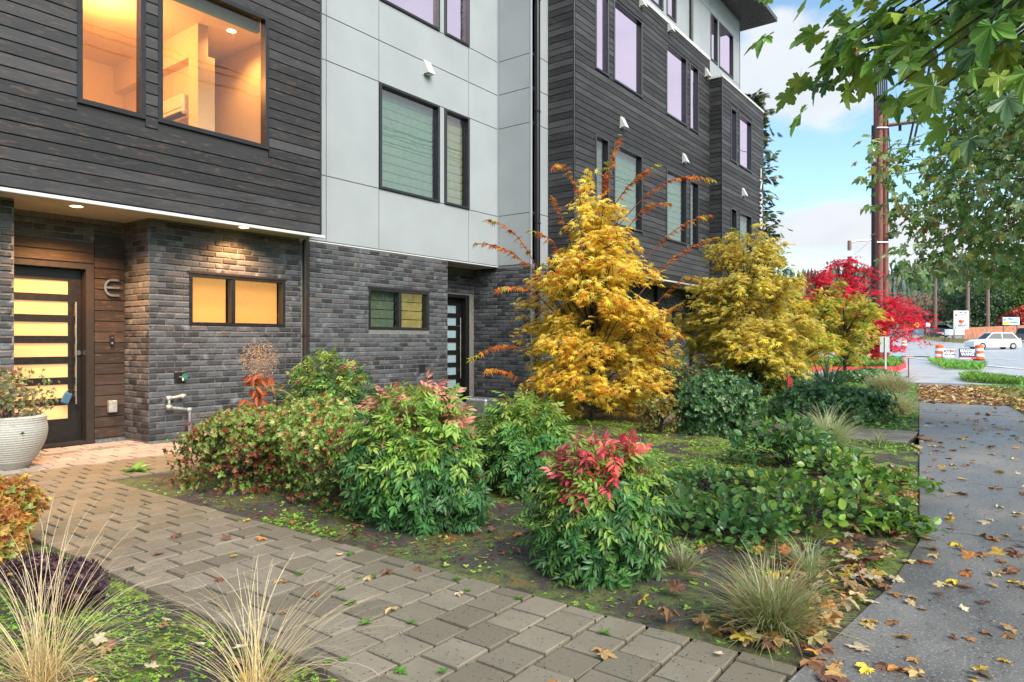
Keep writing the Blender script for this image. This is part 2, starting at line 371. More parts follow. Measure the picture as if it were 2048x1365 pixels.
def np_mesh(name, V, Tr, mats, smooth=False, col=None, piece=None):
    """V (n,3), Tr (m,3) triangles; col (n,3) per-vertex colour; piece (n,) per-vertex number"""
    m = bpy.data.meshes.new(name); n, t = len(V), len(Tr)
    m.vertices.add(n); m.vertices.foreach_set('co', np.asarray(V, np.float32).ravel())
    m.loops.add(t * 3); m.loops.foreach_set('vertex_index', np.asarray(Tr, np.int32).ravel())
    m.polygons.add(t); m.polygons.foreach_set('loop_start', np.arange(0, t * 3, 3, dtype=np.int32))
    m.polygons.foreach_set('use_smooth', np.full(t, bool(smooth)))
    m.materials.append(MAT[mats]); m.update(calc_edges=True)
    if col is not None:
        a = m.attributes.new('col', 'FLOAT_COLOR', 'POINT'); c = np.ones((n, 4), np.float32); c[:, :3] = col; a.data.foreach_set('color', c.ravel())
    if piece is not None:
        a = m.attributes.new('piece', 'FLOAT', 'POINT'); a.data.foreach_set('value', np.asarray(piece, np.float32))
    return m
def tri(faces):
    o = []
    for f in faces:
        for i in range(1, len(f) - 1): o.append((f[0], f[i], f[i + 1]))
    return np.array(o)
def place_pieces(parent, name, rest_name, items, variants, mat, limit=300, origin=(0, 0, 0)):
    """items: (x, y, z, rz, sy, sz) with templates of unit length along local y; the largest in view are objects, the rest one joined part"""
    me = []
    for k, (V, T_) in enumerate(variants): me.append(np_mesh(name, V, T_, mat))
    it = sorted(items, key=lambda q: math.hypot(q[0], q[1])); o3 = np.array(origin)
    for i, (x, y, z, rz, sy, sz) in enumerate(it[:limit]):
        M = Matrix.Translation((x - o3[0], y - o3[1], z - o3[2])) @ Matrix.Rotation(rz, 4, 'Z') @ Matrix.Diagonal((1, sy, sz, 1))
        link(name, me[random.randrange(len(me))], parent, M)
    rest = it[limit:]
    if rest:
        VV, TT, PP, b = [], [], [], 0
        for (x, y, z, rz, sy, sz) in rest:
            V, T_ = variants[random.randrange(len(variants))]; c, s_ = math.cos(rz), math.sin(rz); W = V * (1, sy, sz)
            W = np.stack([W[:, 0] * c - W[:, 1] * s_ + x, W[:, 0] * s_ + W[:, 1] * c + y, W[:, 2] + z], 1) - o3
            VV.append(W); TT.append(T_ + b); b += len(V); PP.append(np.full(len(V), random.random()))
        link(rest_name, np_mesh(rest_name, np.concatenate(VV), np.concatenate(TT), mat, piece=np.concatenate(PP)), parent, kind='stuff')
# ================================================================== THE HOUSES
XW, XA, XB, XC, XD, XE = -8.53, -8.06, -7.71, -7.11, -6.75, -7.15   # brick and grey wall, near cladding, grey return, dark cladding, dark bay, top floor
ZS = 2.75                                                       # underside of the first floor
CRS, ROW = .075, .1315
def wall(mb, plane, c, t, a0, a1, z0, z1, holes=(), mi=0):
    """a wall of thickness t behind coordinate c, with rectangular holes (a0, a1, z0, z1)"""
    za = sorted({z0, z1, *[h[2] for h in holes], *[h[3] for h in holes]}); ya = sorted({a0, a1, *[h[0] for h in holes], *[h[1] for h in holes]})
    for i in range(len(za) - 1):
        if za[i] < z0 - 1e-6 or za[i + 1] > z1 + 1e-6: continue
        run = None; segs = []
        for j in range(len(ya) - 1):
            if ya[j] < a0 - 1e-6 or ya[j + 1] > a1 + 1e-6: continue
            mz, my = (za[i] + za[i + 1]) / 2, (ya[j] + ya[j + 1]) / 2
            inh = any(h[0] < my < h[1] and h[2] < mz < h[3] for h in holes)
            if inh:
                if run: segs.append(run); run = None
            else: run = [ya[j], ya[j + 1]] if run is None else [run[0], ya[j + 1]]
        if run: segs.append(run)
        for (p, q_) in segs:
            if plane == 'x': mb.box(c - t, c, p, q_, za[i], za[i + 1], mi)
            else: mb.box(p, q_, c, c + t, za[i], za[i + 1], mi)
def cut(a0, a1, z0, z1, holes):
    segs = [(a0, a1)]
    for h in holes:
        if h[3] <= z0 + .004 or h[2] >= z1 - .004: continue
        ns = []
        for (p, q_) in segs:
            if h[1] <= p or h[0] >= q_: ns.append((p, q_)); continue
            if h[0] > p: ns.append((p, h[0]))
            if h[1] < q_: ns.append((h[1], q_))
        segs = ns
    return segs
BL = .215
def bricks(items, plane, c, a0, a1, z0, z1, holes=(), off=0.):
    n = int(round((z1 - z0) / CRS))
    for k in range(n):
        zb = z0 + k * CRS; st = a0 - BL + ((k % 2) * BL / 2) + off
        for (p, q_) in cut(a0, a1, zb, zb + CRS - .01, holes):
            a = st
            while a < q_:
                l, r_ = max(a, p), min(a + BL - .010, q_ - .003)
                if r_ - l > .025:
                    L = (r_ - l)
                    if plane == 'x': items.append((c, l, zb, 0., L, 1.))
                    else: items.append((l, c, zb, -math.pi / 2, L, 1.))
                a += BL
def brick_variants():
    out_ = []
    for k in range(10):
        h = CRS - .010; j = lambda s=.0022: random.uniform(-s, s); d = .013 + random.uniform(-.003, .003); e = .010
        fr = [(d + j(), .035 + j(.008), e + j()), (d + j(), .965 + j(.008), e + j()), (d + j(), .965 + j(.008), h - e + j()), (d + j(), .035 + j(.008), h - e + j())]
        md = [(d - .006, j(.006), .002 + j()), (d - .006, 1 + j(.006), .002 + j()), (d - .006, 1 + j(.006), h - .001 + j()), (d - .006, j(.006), h - .001 + j())]
        bk = [(-.012, 0, 0), (-.012, 1, 0), (-.012, 1, h), (-.012, 0, h)]
        F_ = [(0, 1, 2, 3)] + [(4 + i, 4 + (i + 1) % 4, (i + 1) % 4, i) for i in range(4)] + [(8 + i, 8 + (i + 1) % 4, 4 + (i + 1) % 4, 4 + i) for i in range(4)]
        out_.append((np.array(fr + md + bk), tri(F_)))
    return out_
BV = brick_variants()
def board_variants():
    out_ = []
    for k in range(4):
        h = ROW - .009; d = .021; c = .004; j = lambda s=.0015: random.uniform(-s, s)
        prof = [(-.01, .0), (d - c, .0), (d, c), (d - .002 + j(), h - c), (d - .006, h), (-.01, h)]
        V = [(x, y, z) for y in (0, 1) for (x, z) in prof]; n = len(prof)
        F_ = [(i, (i + 1) % n, n + (i + 1) % n, n + i)[::-1] for i in range(n - 1)] + [tuple(range(n)), tuple(range(2 * n - 1, n - 1, -1))]
        out_.append((np.array(V), tri(F_)))
    return out_
SV = board_variants()
def boards(items, plane, c, a0, a1, z0, z1, holes=(), joint=None):
    k = 0; zb = z0
    while zb < z1 - .03:
        for (p, q_) in cut(a0, a1, zb + .01, zb + ROW - .01, holes):
            cuts = [p, q_]
            if joint and q_ - p > 3.0 and k % 3 != 1: cuts.insert(1, p + (q_ - p) * random.uniform(.3, .7))
            for a, b in zip(cuts[:-1], cuts[1:]):
                if plane == 'x': items.append((c, a + .001, zb, 0., b - a - .002, 1.))
                else: items.append((a + .001, c, zb, -math.pi / 2, b - a - .002, 1.))
        zb += ROW; k += 1
def window(parent, X, y0, y1, z0, z1, pane='glass_sky', mull=None, blind=None, proud=.03, fw=.045, shade=None):
    """a window in a wall facing +X: the frame is the part, pane, mullion and blind slats are its pieces"""
    mb = MB(); a, b = X - .09, X + proud
    mb.bbox(a, b, y0, y0 + fw, z0, z1); mb.bbox(a, b, y1 - fw, y1, z0, z1); mb.bbox(a, b, y0 + fw, y1 - fw, z0, z0 + fw); mb.bbox(a, b, y0 + fw, y1 - fw, z1 - fw, z1)
    fr = mb.build('window', 'black_metal', parent)
    if mull is not None:
        MB().bbox(a + .01, b - .004, mull - .03, mull + .03, z0 + fw, z1 - fw).build('mullion', 'black_metal', fr)
    bays = [(y0 + fw, y1 - fw)] if mull is None else [(y0 + fw, mull - .03), (mull + .03, y1 - fw)]
    for i, (p, q_) in enumerate(bays):
        MB().box(X - .046, X - .040, p, q_, z0 + fw, z1 - fw).build('pane', pane, fr)
        if shade: MB().box(X - .16, X - .15, p - .01, q_ + .01, z0 + .02, z1 - .02).build('shade', shade, fr)
        if blind:
            zt = z1 - fw; k = 0; step = .152
            while zt > z0 + .02:
                zb_ = max(z0 + .01, zt - step) + .010; m_ = MB()
                m_.poly([(X - .14, p, zb_ + .004), (X - .14, q_, zb_ + .004), (X - .125, q_, zt), (X - .125, p, zt)]); m_.poly([(X - .14, p, zb_ + .004), (X - .125, p, zt), (X - .130, p, zt), (X - .147, p, zb_ + .004)])
                m_.poly([(X - .147, q_, zb_ + .004), (X - .130, q_, zt), (X - .130, p, zt), (X - .147, p, zb_ + .004)]); m_.poly([(X - .147, p, zb_ + .004), (X - .14, p, zb_ + .004), (X - .14, q_, zb_ + .004), (X - .147, q_, zb_ + .004)])
                m_.build('blind_slat', blind[i % len(blind)] if isinstance(blind, tuple) else blind, fr); zt -= step
    return fr
def vent(parent, p):
    """a white hooded wall vent, its back on the wall at p, facing +X"""
    x, y, z = p; mb = MB(); w_, h_, d_ = .085, .12, .13
    v = [(x, y - w_, z + h_), (x, y + w_, z + h_), (x, y - w_, z - h_), (x, y + w_, z - h_), (x + d_, y - w_, z - h_ + .015), (x + d_, y + w_, z - h_ + .015), (x + d_, y - w_, z - h_), (x + d_, y + w_, z - h_), (x + .02, y - w_, z + h_), (x + .02, y + w_, z + h_)]
    b = len(mb.v); mb.v += v
    for f in ((8, 9, 5, 4), (4, 5, 7, 6), (0, 8, 4, 6, 2), (1, 3, 7, 5, 9), (0, 1, 9, 8), (2, 6, 7, 3)): mb.f.append(f); mb.mi.append(0)
    o = mb.build('vent', 'white_trim', parent)
    MB().tube([(x + .05, y, z - h_ + .01), (x + .05, y, z - h_ - .025)], .05, 12).build('duct', 'grey_metal', o)
    MB().box(x, x + .012, y - w_ - .02, y + w_ + .02, z - h_ - .02, z - h_ + .0).build('flange', 'white_trim', o)
def downlight(parent, x, y, z, energy):
    o = MB().lathe([(.062, 0), (.085, -.004), (.088, 0.0)], (x, y, z - .002), 20).build('downlight', 'white_trim', parent)
    MB().lathe([(.0, .0), (.062, 0)][::-1], (x, y, z - .003), 20).build('lens', 'lamp_disc', o)
    L = bpy.data.lights.new('downlight_lamp', 'SPOT'); L.energy = energy; L.color = (1., .50, .19); L.spot_size = R(135); L.spot_blend = .7; L.shadow_soft_size = .05
    lo = bpy.data.objects.new('downlight_lamp', L); COL.objects.link(lo); lo.location = (x, y, z - .03)
def door(parent, X, y0, z0, lit):
    """a black door .91 wide, 2.08 high with seven horizontal lites, face at X; hinge side y0"""
    w_, h_ = .91, 2.08; lites = [(.115, .77)]
    mb = MB(); hol = []
    for k in range(7): zt = z0 + 1.94 - k * .2498; hol.append((y0 + .115, y0 + .77, zt - .162, zt))
    wall(mb, 'x', X, .045, y0, y0 + w_, z0, z0 + h_, hol); d = mb.build('door', 'black_paint', parent)
    for hh in hol:
        MB().box(X - .03, X - .018, hh[0], hh[1], hh[2], hh[3]).build('pane', 'lit_lite' if lit else 'frosted', d)
    hy = y0 + .835
    m = MB().tube([(X + .055, hy, z0 + .45), (X + .055, hy, z0 + 1.69)], .013, 12)
    for zz_ in (.62, 1.52): m.tube([(X, hy, z0 + zz_), (X + .055, hy, z0 + zz_)], .009, 8)
    m.build('handle', 'steel', d)
    MB().tube([(X, hy + .045, z0 + 1.07), (X + .018, hy + .045, z0 + 1.07)], .028, 16).build('deadbolt', 'steel', d)
    return d
def downspout(parent, x, y, z0, z1, mat='dark_brown_metal', r=.045):
    m = MB().bbox(x - r * .8, x + r * .8, y - r, y + r, z0, z1, .012)
    z = z0 + 1.3
    while z < z1: m.box(x - r * .85, x + r * .86, y - r - .006, y + r + .006, z, z + .03); z += 2.2
    return m.build('downspout', mat, parent)

# ---------------------------------------------------------------- near house: dark cladding over brick
hA = thing('townhouse', 'near house with charred dark cladding over brick, letter E by its lit porch', 'house')
Y0 = -.6
win1, win2 = (3.08, 3.79, 3.78, 5.55), (3.93, 5.39, 3.79, 5.55)
lw = (4.56, 5.98, 1.45, 2.12)
rec = (2.667, 4.06, 0.0, ZS)
mb = MB(); wall(mb, 'x', XW, .16, Y0, 6.33, -.1, ZS, (rec, lw)); wall(mb, 'y', 4.06, .05, -9.157, XW - .16, -.1, ZS)
mb.box(-9.157, XW - .16, 2.617, 2.667, -.1, ZS)
drh = (2.62, 3.69, 0, 2.187); wall(mb, 'x', -9.157, .05, 2.62, 4.06, -.1, ZS, (drh,))
mb.build('brick_backing', 'mortar', hA)
mb = MB(); wall(mb, 'x', XA, .12, Y0, 6.24, ZS + .02, 9.2, (win1, win2))
mb.box(XW, XA - .12, 6.12, 6.24, ZS + .02, 9.2); mb.box(-17, XW, 6.34, 6.40, -.1, 9.2); mb.box(-17, XA - .12, Y0, Y0 + .1, ZS + .02, 9.2); mb.box(-17, XW - .16, Y0, Y0 + .1, -.1, ZS); mb.box(-17.1, -17, Y0, 6.4, -.1, 9.2)
mb.box(-17, XA, Y0, 6.4, 9.2, 9.35); mb.box(-17, XA - .12, Y0 + .1, 6.12, 6.0, 6.1)
mb.build('wall', 'inner_dark', hA)
MB().box(-9.5, XA - .002, Y0 + .1, 6.235, ZS, ZS + .018).build('soffit', 'soffit', hA)
MB().bbox(XA - .01, XA + .03, Y0, 6.30, ZS - .028, ZS + .012, .004).build('trim', 'white_trim', hA)
MB().bbox(XA, XA + .024, 6.215, 6.245, ZS + .02, 9.2).build('corner_trim', 'black_metal', hA)
it = []; boards(it, 'x', XA, Y0, 6.213, ZS + .03, 9.2, (win1, win2), joint=False)
place_pieces(hA, 'siding_board', 'siding', it, SV, 'siding_near')
it = []; z = .03
bricks(it, 'x', XW, Y0, 6.25, z, z + 36 * CRS, (rec, lw), .03)
bricks(it, 'y', 4.06, -9.150, XW + .008, z, z + 36 * CRS, (), .0)
bricks(it, 'x', -9.157, 2.68, 4.05, 2.47, 2.49 + 3 * CRS, (), .05)
place_pieces(hA, 'brick', 'brickwork', it, BV, 'brick')
it = []; boards(it, 'x', -9.157, 2.67, 3.69, 2.20, 2.45); boards(it, 'x', -9.157, 3.695, 4.045, .05, 2.45)
place_pieces(hA, 'porch_board', 'porch_boards', it, SV, 'siding_porch')
window(hA, XA, *win1, pane='glass_lit', fw=.055); window(hA, XA, *win2, pane='glass_lit', fw=.055)
fr = window(hA, XW, *lw, pane='glass_lit', mull=5.17, shade='lit_shade', proud=.012)
MB().box(XW - .005, XW + .02, lw[0] - .02, lw[1] + .02, lw[3], lw[3] + .03).build('lintel', 'dark_brown_metal', hA)
mb = MB(); mb.bbox(-9.30, -9.13, 3.60, 3.69, 0, 2.187); mb.bbox(-9.30, -9.13, 2.67, 3.60, 2.12, 2.187); mb.build('door_frame', 'dark_brown_metal', hA)
door(hA, -9.27, 2.685, .035, True)
MB().box(-9.35, -9.10, 2.68, 3.69, .0, .035).build('threshold', 'dark_brown_metal', hA)
MB().box(-9.6, -9.58, 2.3, 4.2, 0, 2.7).build('inner_partition', 'inner_dark', hA)
p = on_z(153, 413, ZS); downlight(hA, p[0], p[1], ZS, 150)
p = on_z(488, 455, ZS); downlight(hA, p[0], p[1], ZS, 62)
downspout(hA, XW + .05, 6.305, .02, ZS, r=.042)
# the letter E, doorbell, outlet box, tap and gas pipe on the walls
def extrude_strip(mb, path, wid, x0, x1, closed=False):
    """a flat letter stroke: path of (y, z) with width wid, from x0 to x1"""
    n = len(path); L_, R_ = [], []
    for i in range(n):
        a = np.array(path[max(i - 1, 0)]) if not closed else np.array(path[i - 1]); b = np.array(path[min(i + 1, n - 1)]) if not closed else np.array(path[(i + 1) % n])
        t = b - a; t = t / (np.linalg.norm(t) + 1e-9); nn = np.array([-t[1], t[0]]) * wid / 2; L_.append(np.array(path[i]) + nn); R_.append(np.array(path[i]) - nn)
    m = n if closed else n - 1
    for i in range(m):
        j = (i + 1) % n; q4 = [L_[i], L_[j], R_[j], R_[i]]; b = len(mb.v)
        mb.v += [(x0, a[0], a[1]) for a in q4] + [(x1, a[0], a[1]) for a in q4]
        for f in ((0, 1, 2, 3), (7, 6, 5, 4), (0, 4, 5, 1), (1, 5, 6, 2), (2, 6, 7, 3), (3, 7, 4, 0)): mb.f.append(tuple(b + k for k in f)); mb.mi.append(0)
c = on_x(222, 576, -9.13); ey, ez = c[1], c[2]; mb = MB(); r_ = .095
arc = [(ey + .085, ez + r_), (ey + .0, ez + r_)] + [(ey - .005 - .075 * math.sin(a), ez + r_ * math.cos(a)) for a in np.linspace(.25, math.pi - .25, 9)] + [(ey + .0, ez - r_), (ey + .085, ez - r_)]
extrude_strip(mb, arc, .026, -9.115, -9.100); extrude_strip(mb, [(ey - .07, ez), (ey + .085, ez)], .024, -9.1148, -9.1002); mb.build('letter', 'steel', hA)
c = on_x(223, 681, -9.13); o = MB().bbox(-9.135, -9.11, c[1] - .022, c[1] + .022, c[2] - .065, c[2] + .065, .006).build('doorbell', 'black_metal', hA)
MB().tube([(-9.112, c[1], c[2] - .035), (-9.106, c[1], c[2] - .035)], .013, 14).build('button', 'grey_metal', o); MB().tube([(-9.112, c[1], c[2] + .035), (-9.107, c[1], c[2] + .035)], .011, 14).build('camera_lens', 'steel', o)
c = on_x(223, 813, -9.13); MB().bbox(-9.135, -9.075, c[1] - .05, c[1] + .05, c[2] - .075, c[2] + .075, .008).build('outlet_box', 'galvanised', hA)
c = on_x(360, 755, XW + .02); o = MB().bbox(XW, XW + .028, c[1] - .07, c[1] + .07, c[2] - .07, c[2] + .07, .004).build('tap_plate', 'black_metal', hA)
simple('green_paint', (.02, .22, .16), .4); simple('brass', (.5, .45, .34), .35, metal=.8)
MB().tube([(XW + .02, c[1], c[2]), (XW + .09, c[1], c[2]), (XW + .10, c[1], c[2] - .04)], .014, 10).build('spout', 'brass', o)
mb = MB()
for k in range(6):
    a = k * math.pi / 3; mb.tube([(XW + .095, c[1] + .02, c[2] + .01), (XW + .10, c[1] + .02 + .03 * math.cos(a), c[2] + .01 + .03 * math.sin(a))], .008, 6)
mb.tube([(XW + .10, c[1] + .02 + .031 * math.cos(a), c[2] + .01 + .031 * math.sin(a)) for a in np.linspace(0, 2 * math.pi, 17)], .005, 6); mb.build('tap_wheel', 'green_paint', o)
a = on_x(366, 793, XW + .09); b = on_x(338, 797, XW + .09); c2 = on_x(338, 815, XW + .09); d2 = on_x(378, 820, XW + .09); e2 = on_x(380, 860, XW + .09)
mb = MB().tube([(XW, a[1], a[2]), (XW + .08, a[1] - .01, a[2])], .02, 10).tube([a, (b + a) / 2, b, c2, (c2 + d2) / 2, d2], .02, 10)
for q_ in (a, b, c2, d2): mb.tube([q_ + np.array([0, -.028, 0]), q_ + np.array([0, .028, 0])], .029, 12)
o = mb.build('gas_pipe', 'galvanised', hA, smooth=True); MB().tube([d2 + np.array([0, .01, 0]), d2 + np.array([0, .01, -.12]), (d2[0], d2[1] + .01, .0)], .022, 12).build('riser', 'grey_metal', o)
lb = on_x(133, 797, -9.20)
lk = thing('lockbox', 'blue key lockbox hanging from the long steel pull of the lit front door', 'lockbox', (lb[0], lb[1] - .0, lb[2]), 0)
simple('lock_blue', (.045, .12, .20), .4)
mm = MB().bbox(-.02, .02, -.045, .045, -.07, .07, .012).build('body', 'lock_blue', lk); mm.rotation_euler = (R(-24), 0, 0)
mm2 = MB().tube([(0, -.03 + .028 - .028 * math.cos(t) * 1.0, .065 + .045 * math.sin(t)) for t in np.linspace(0, math.pi, 9)], .006, 8).build('shackle', 'black_metal', lk); mm2.rotation_euler = (R(-24), 0, 0); mm2.location = (0, .0, 0)
# lit room on the first floor
mb = MB(); mb.box(-12.0, -11.9, 2.0, 6.1, 2.9, 5.72); mb.box(-11.9, XA - .13, 6.0, 6.1, 2.9, 5.72); mb.box(-11.9, XA - .13, 1.9, 2.0, 2.9, 5.72); mb.box(-12, XA - .13, 1.9, 6.1, 5.72, 5.8); mb.box(-12, XA - .13, 1.9, 6.1, 2.82, 2.9)
mb.box(-11.9, -9.55, 5.25, 5.35, 2.9, 5.72); mb.box(-9.55, -9.30, 5.10, 5.35, 2.9, 5.30)
mb.box(-11.9, -9.30, 5.1, 5.25, 5.30, 5.72)
mb.build('room', 'inner_wall', hA)
MB().bbox(XA - .25, XA - .17, 4.0, 5.38, 5.40, 5.58).build('roller_blind', 'teal_blind', hA)
ac = thing('air_conditioner', 'white wall air conditioner inside the lit upstairs room', 'air conditioner', (-10.05, 5.25, 4.52))
MB().bbox(-.42, .42, -.20, 0, 0, .29, .03).build('body', 'ac_white', ac); MB().box(-.36, .36, -.203, -.10, -.004, .02).build('louvre', 'inner_dark', ac); MB().box(-.40, .40, -.2035, -.2005, .075, .082).build('slot', 'inner_dark', ac)
L = bpy.data.lights.new('room_lamp', 'POINT'); L.energy = 34; L.color = (1., .47, .14); L.shadow_soft_size = .12
lo = bpy.data.objects.new('room_lamp', L); COL.objects.link(lo); lo.location = (-9.6, 4.0, 5.3)
L = bpy.data.lights.new('room_downlight_lamp', 'SPOT'); L.energy = 26; L.color = (1., .50, .16); L.spot_size = R(150); L.spot_blend = .8; L.shadow_soft_size = .06
lo = bpy.data.objects.new('room_downlight_lamp', L); COL.objects.link(lo); lo.location = (-9.2, 5.55, 5.68)
p = on_z(463, 62, 5.718); o = MB().lathe([(.062, 0), (.085, -.004), (.088, 0.0)], (p[0], p[1], 5.716), 20).build('downlight', 'white_trim', hA); MB().lathe([(.0, .0), (.062, 0)][::-1], (p[0], p[1], 5.714), 20).build('lens', 'lamp_disc', o)

# ---------------------------------------------------------------- middle house: grey panels over brick
hB = thing('townhouse', 'middle house with smooth pale grey panels over dark brick', 'house')
lw2 = (7.55, 8.97, 1.44, 2.12); g1, g2 = (7.78, 9.234, 3.77, 5.53), (9.38, 10.07, 3.77, 5.53); g3, g4 = (7.78, 9.234, 6.89, 8.66), (9.38, 10.07, 6.89, 8.66)
rec2 = (9.463, 10.98, 0., ZS)
mb = MB(); wall(mb, 'x', XW, .16, 6.4, 10.98, -.1, ZS, (rec2, lw2)); wall(mb, 'y', 10.98, .12, -9.157, XB, -.1, ZS); mb.box(-9.157, XW - .16, 9.41, 9.46, -.1, ZS)
wall(mb, 'x', -9.157, .05, 9.46, 10.98, -.1, ZS, ((9.70, 10.80, 0, 2.187),)); wall(mb, 'x', XB, .1, 11.1, 11.60, -.1, ZS)
mb.build('brick_backing', 'mortar', hB)
it = []; z = .03
bricks(it, 'x', XW, 6.40, 9.455, z, z + 36 * CRS, (lw2, rec2), .0); bricks(it, 'y', 10.98, -9.15, XB + .0, z, z + 36 * CRS, (), .07); bricks(it, 'x', -9.157, 9.47, 10.96, 2.22, 2.22 + 6 * CRS)
bricks(it, 'x', XB, 11.0, 11.6, z, z + 36 * CRS)
place_pieces(hB, 'brick', 'brickwork', it, BV, 'brick')
mb = MB(); wall(mb, 'x', XW - .012, .12, 6.24, 10.98, ZS, 9.6, (g1, g2, g3, g4)); wall(mb, 'y', 10.992, .12, XW - .012, XB, ZS, 9.6); wall(mb, 'x', XB - .012, .10, 11.0, 11.60, ZS, 9.6)
mb.box(-17, XW - .13, 10.99, 11.1, -.1, 9.6); mb.box(-17.1, -17, 6.4, 11.1, -.1, 9.6); mb.box(-17, XW - .02, 6.4, 11.1, 9.6, 9.75)
mb.box(-17, XW - .17, 6.41, 10.98, 5.95, 6.05); mb.box(-17, XW - .16, 6.41, 10.98, ZS + .02, ZS + .12)
mb.build('wall', 'panel_gap', hB)
MB().box(-9.2, XW - .002, 9.42, 11.0, ZS - .02, ZS - .002).build('soffit', 'soffit', hB)
def panel(par, plane, c, a0, a1, z0, z1, holes=()):
    g = .006; a0 += g; a1 -= g; z0 += g; z1 -= g
    for (p, q_) in cut(a0, a1, z0, z1, ()):
        mb = MB(); hs = [h for h in holes if h[0] < a1 and h[1] > a0 and h[2] < z1 and h[3] > z0]
        hs = [(max(h[0], a0), min(h[1], a1), max(h[2], z0), min(h[3], z1)) for h in hs]
        if not hs: (mb.bbox(c - .012, c, a0, a1, z0, z1, .0025) if plane == 'x' else mb.bbox(a0, a1, c, c + .012, z0, z1, .0025))
        else: wall(mb, plane, c, .012, a0, a1, z0, z1, hs)
        if mb.v: mb.build('panel', 'panel', par)
ys = [6.245, 6.71, 7.78, 10.07, 10.98]; zs = [ZS + .015, 3.77, 5.535, 6.22, 6.89, 8.66, 9.6]
for i in range(4):
    for k in range(6):
        a0, a1, z0, z1 = ys[i], ys[i + 1], zs[k], zs[k + 1]
        if i == 2 and k in (1, 4):
            panel(hB, 'x', XW, 9.234, 9.38, z0, z1)      # narrow strip between the windows
            continue
        panel(hB, 'x', XW, a0, a1, z0, z1)
for k in range(6):
    panel(hB, 'y', 10.98, XW + .02, XB - .03, zs[k], zs[k + 1]); panel(hB, 'x', XB, 11.02, 11.585, zs[k], zs[k + 1])
MB().bbox(XB - .03, XB + .006, 10.975, 11.015, ZS, 9.6, .003).build('corner_trim', 'panel', hB); MB().bbox(XW, XW + .02, 10.958, 10.98, ZS, 9.6, .003).build('corner_trim', 'panel', hB)
MB().bbox(XW - .01, XW + .012, 6.35, 10.97, ZS - .014, ZS + .006, .003).build('trim', 'white_trim', hB)
window(hB, XW, *g1, pane='glass_blind', blind='blind'); window(hB, XW, *g2, pane='glass_blind', blind='blind_warm'); window(hB, XW, *g3); window(hB, XW, *g4)
simple('blind_dull', (.30, .33, .26), .75, nz=.12, nscale=9)
emis('lit_blind', (.90, .62, .22), .17, 4., .35)
window(hB, XW, *lw2, pane='glass_blind', mull=8.26, blind=('blind_dull', 'lit_blind'), proud=.012)
MB().box(XW - .005, XW + .02, lw2[0] - .02, lw2[1] + .02, lw2[3], lw2[3] + .03).build('lintel', 'dark_brown_metal', hB)
vent(hB, on_x(853, 137, XW))
mb = MB(); mb.bbox(-9.30, -9.13, 10.70, 10.80, 0, 2.187); mb.bbox(-9.30, -9.13, 9.70, 9.78, 0, 2.187); mb.bbox(-9.30, -9.13, 9.78, 10.70, 2.12, 2.187); mb.build('door_frame', 'black_paint', hB)
door(hB, -9.27, 9.785, .035, False); MB().box(-9.6, -9.58, 9.3, 11.0, 0, 2.7).build('inner_partition', 'inner_dark', hB)
c = on_x(845, 737, XW + .02); MB().bbox(XW, XW + .028, c[1] - .07, c[1] + .07, c[2] - .07, c[2] + .07, .004).build('tap_plate', 'black_metal', hB)
downspout(hB, XB + .06, 11.13, .05, 9.8, 'black_metal', .045)

# ---------------------------------------------------------------- far house: dark cladding, two wings, grey top floor
hC = thing('townhouse', 'far house with dark board cladding, grey top floor and steel street number', 'house')
def ywin(X, x0, x1): return on_x(x0, 500, X)[1], on_x(x1, 500, X)[1]
cw = []
for (a, b) in ((1189, 1216), (1226, 1283), (1331, 1372), (1378, 1395.5)):
    y0_, y1_ = ywin(XC, a, b); cw += [(y0_, y1_, 3.77, 5.54), (y0_, y1_, 6.89, 8.66)]
dwn = []
for (a, b) in ((1460, 1472), (1477, 1502)):
    y0_, y1_ = ywin(XD, a, b); dwn += [(y0_, y1_, 3.35, 5.10), (y0_, y1_, 6.45, 8.0)]
YC0, YC1, YD1 = 11.60, 18.88, 22.65
ZT, ZD = 9.19, 8.64
mb = MB(); wall(mb, 'x', XC, .14, YC0 + .1, YC1, ZS + .02, ZT, cw); mb.box(-17, XC, YC0, YC0 + .1, ZS + .02, ZT)
wall(mb, 'x', XD, .14, YC1 + .1, YD1, ZS - .45, ZD, dwn); mb.box(XC - .5, XD, YC1, YC1 + .1, ZS - .45, ZD)
mb.box(-17, XC - .14, YC0 + .1, YD1, ZS + .02, ZS + .1); mb.box(-17, XC - .14, YC0 + .1, YD1, 6.0, 6.1); mb.box(-17, XD - .0, YC1, YD1, ZD - .02, ZD + .06); mb.box(-17, XC - .14, YC0 + .1, YD1, ZT - .12, ZT - .02)
mb.box(-17, XD, YD1, YD1 + .1, -.1, ZD); mb.box(-17.1, -17, YC0, YD1 + .1, -.1, 11.3)
mb.build('wall', 'inner_dark', hC)
it = []; boards(it, 'x', XC, YC0 + .02, YC1 - .0, ZS + .03, ZT - .03, cw); boards(it, 'x', XD, YC1 + .02, YD1, ZS - .42, ZD - .02, dwn)
boards(it, 'y', YC0, XB + .004, XC + .0, ZS + .03, ZT - .03); boards(it, 'y', YC1, XC + .022, XD, ZS - .42, ZD - .02)
place_pieces(hC, 'siding_board', 'siding', it, SV, 'siding_far')
MB().bbox(XC - .004, XC + .026, YC0 - .026, YC0 + .004, ZS, ZT, .004).build('corner_trim', 'black_metal', hC); MB().bbox(XD - .004, XD + .026, YC1 - .026, YC1 + .004, ZS - .45, ZD, .004).build('corner_trim', 'black_metal', hC)
for i, wv in enumerate(cw): window(hC, XC, *wv, pane='glass_sky' if i % 2 else 'glass_blind', blind=None if i % 2 else ('blind' if i in (2, 4) else 'blind_dull'), proud=.035)
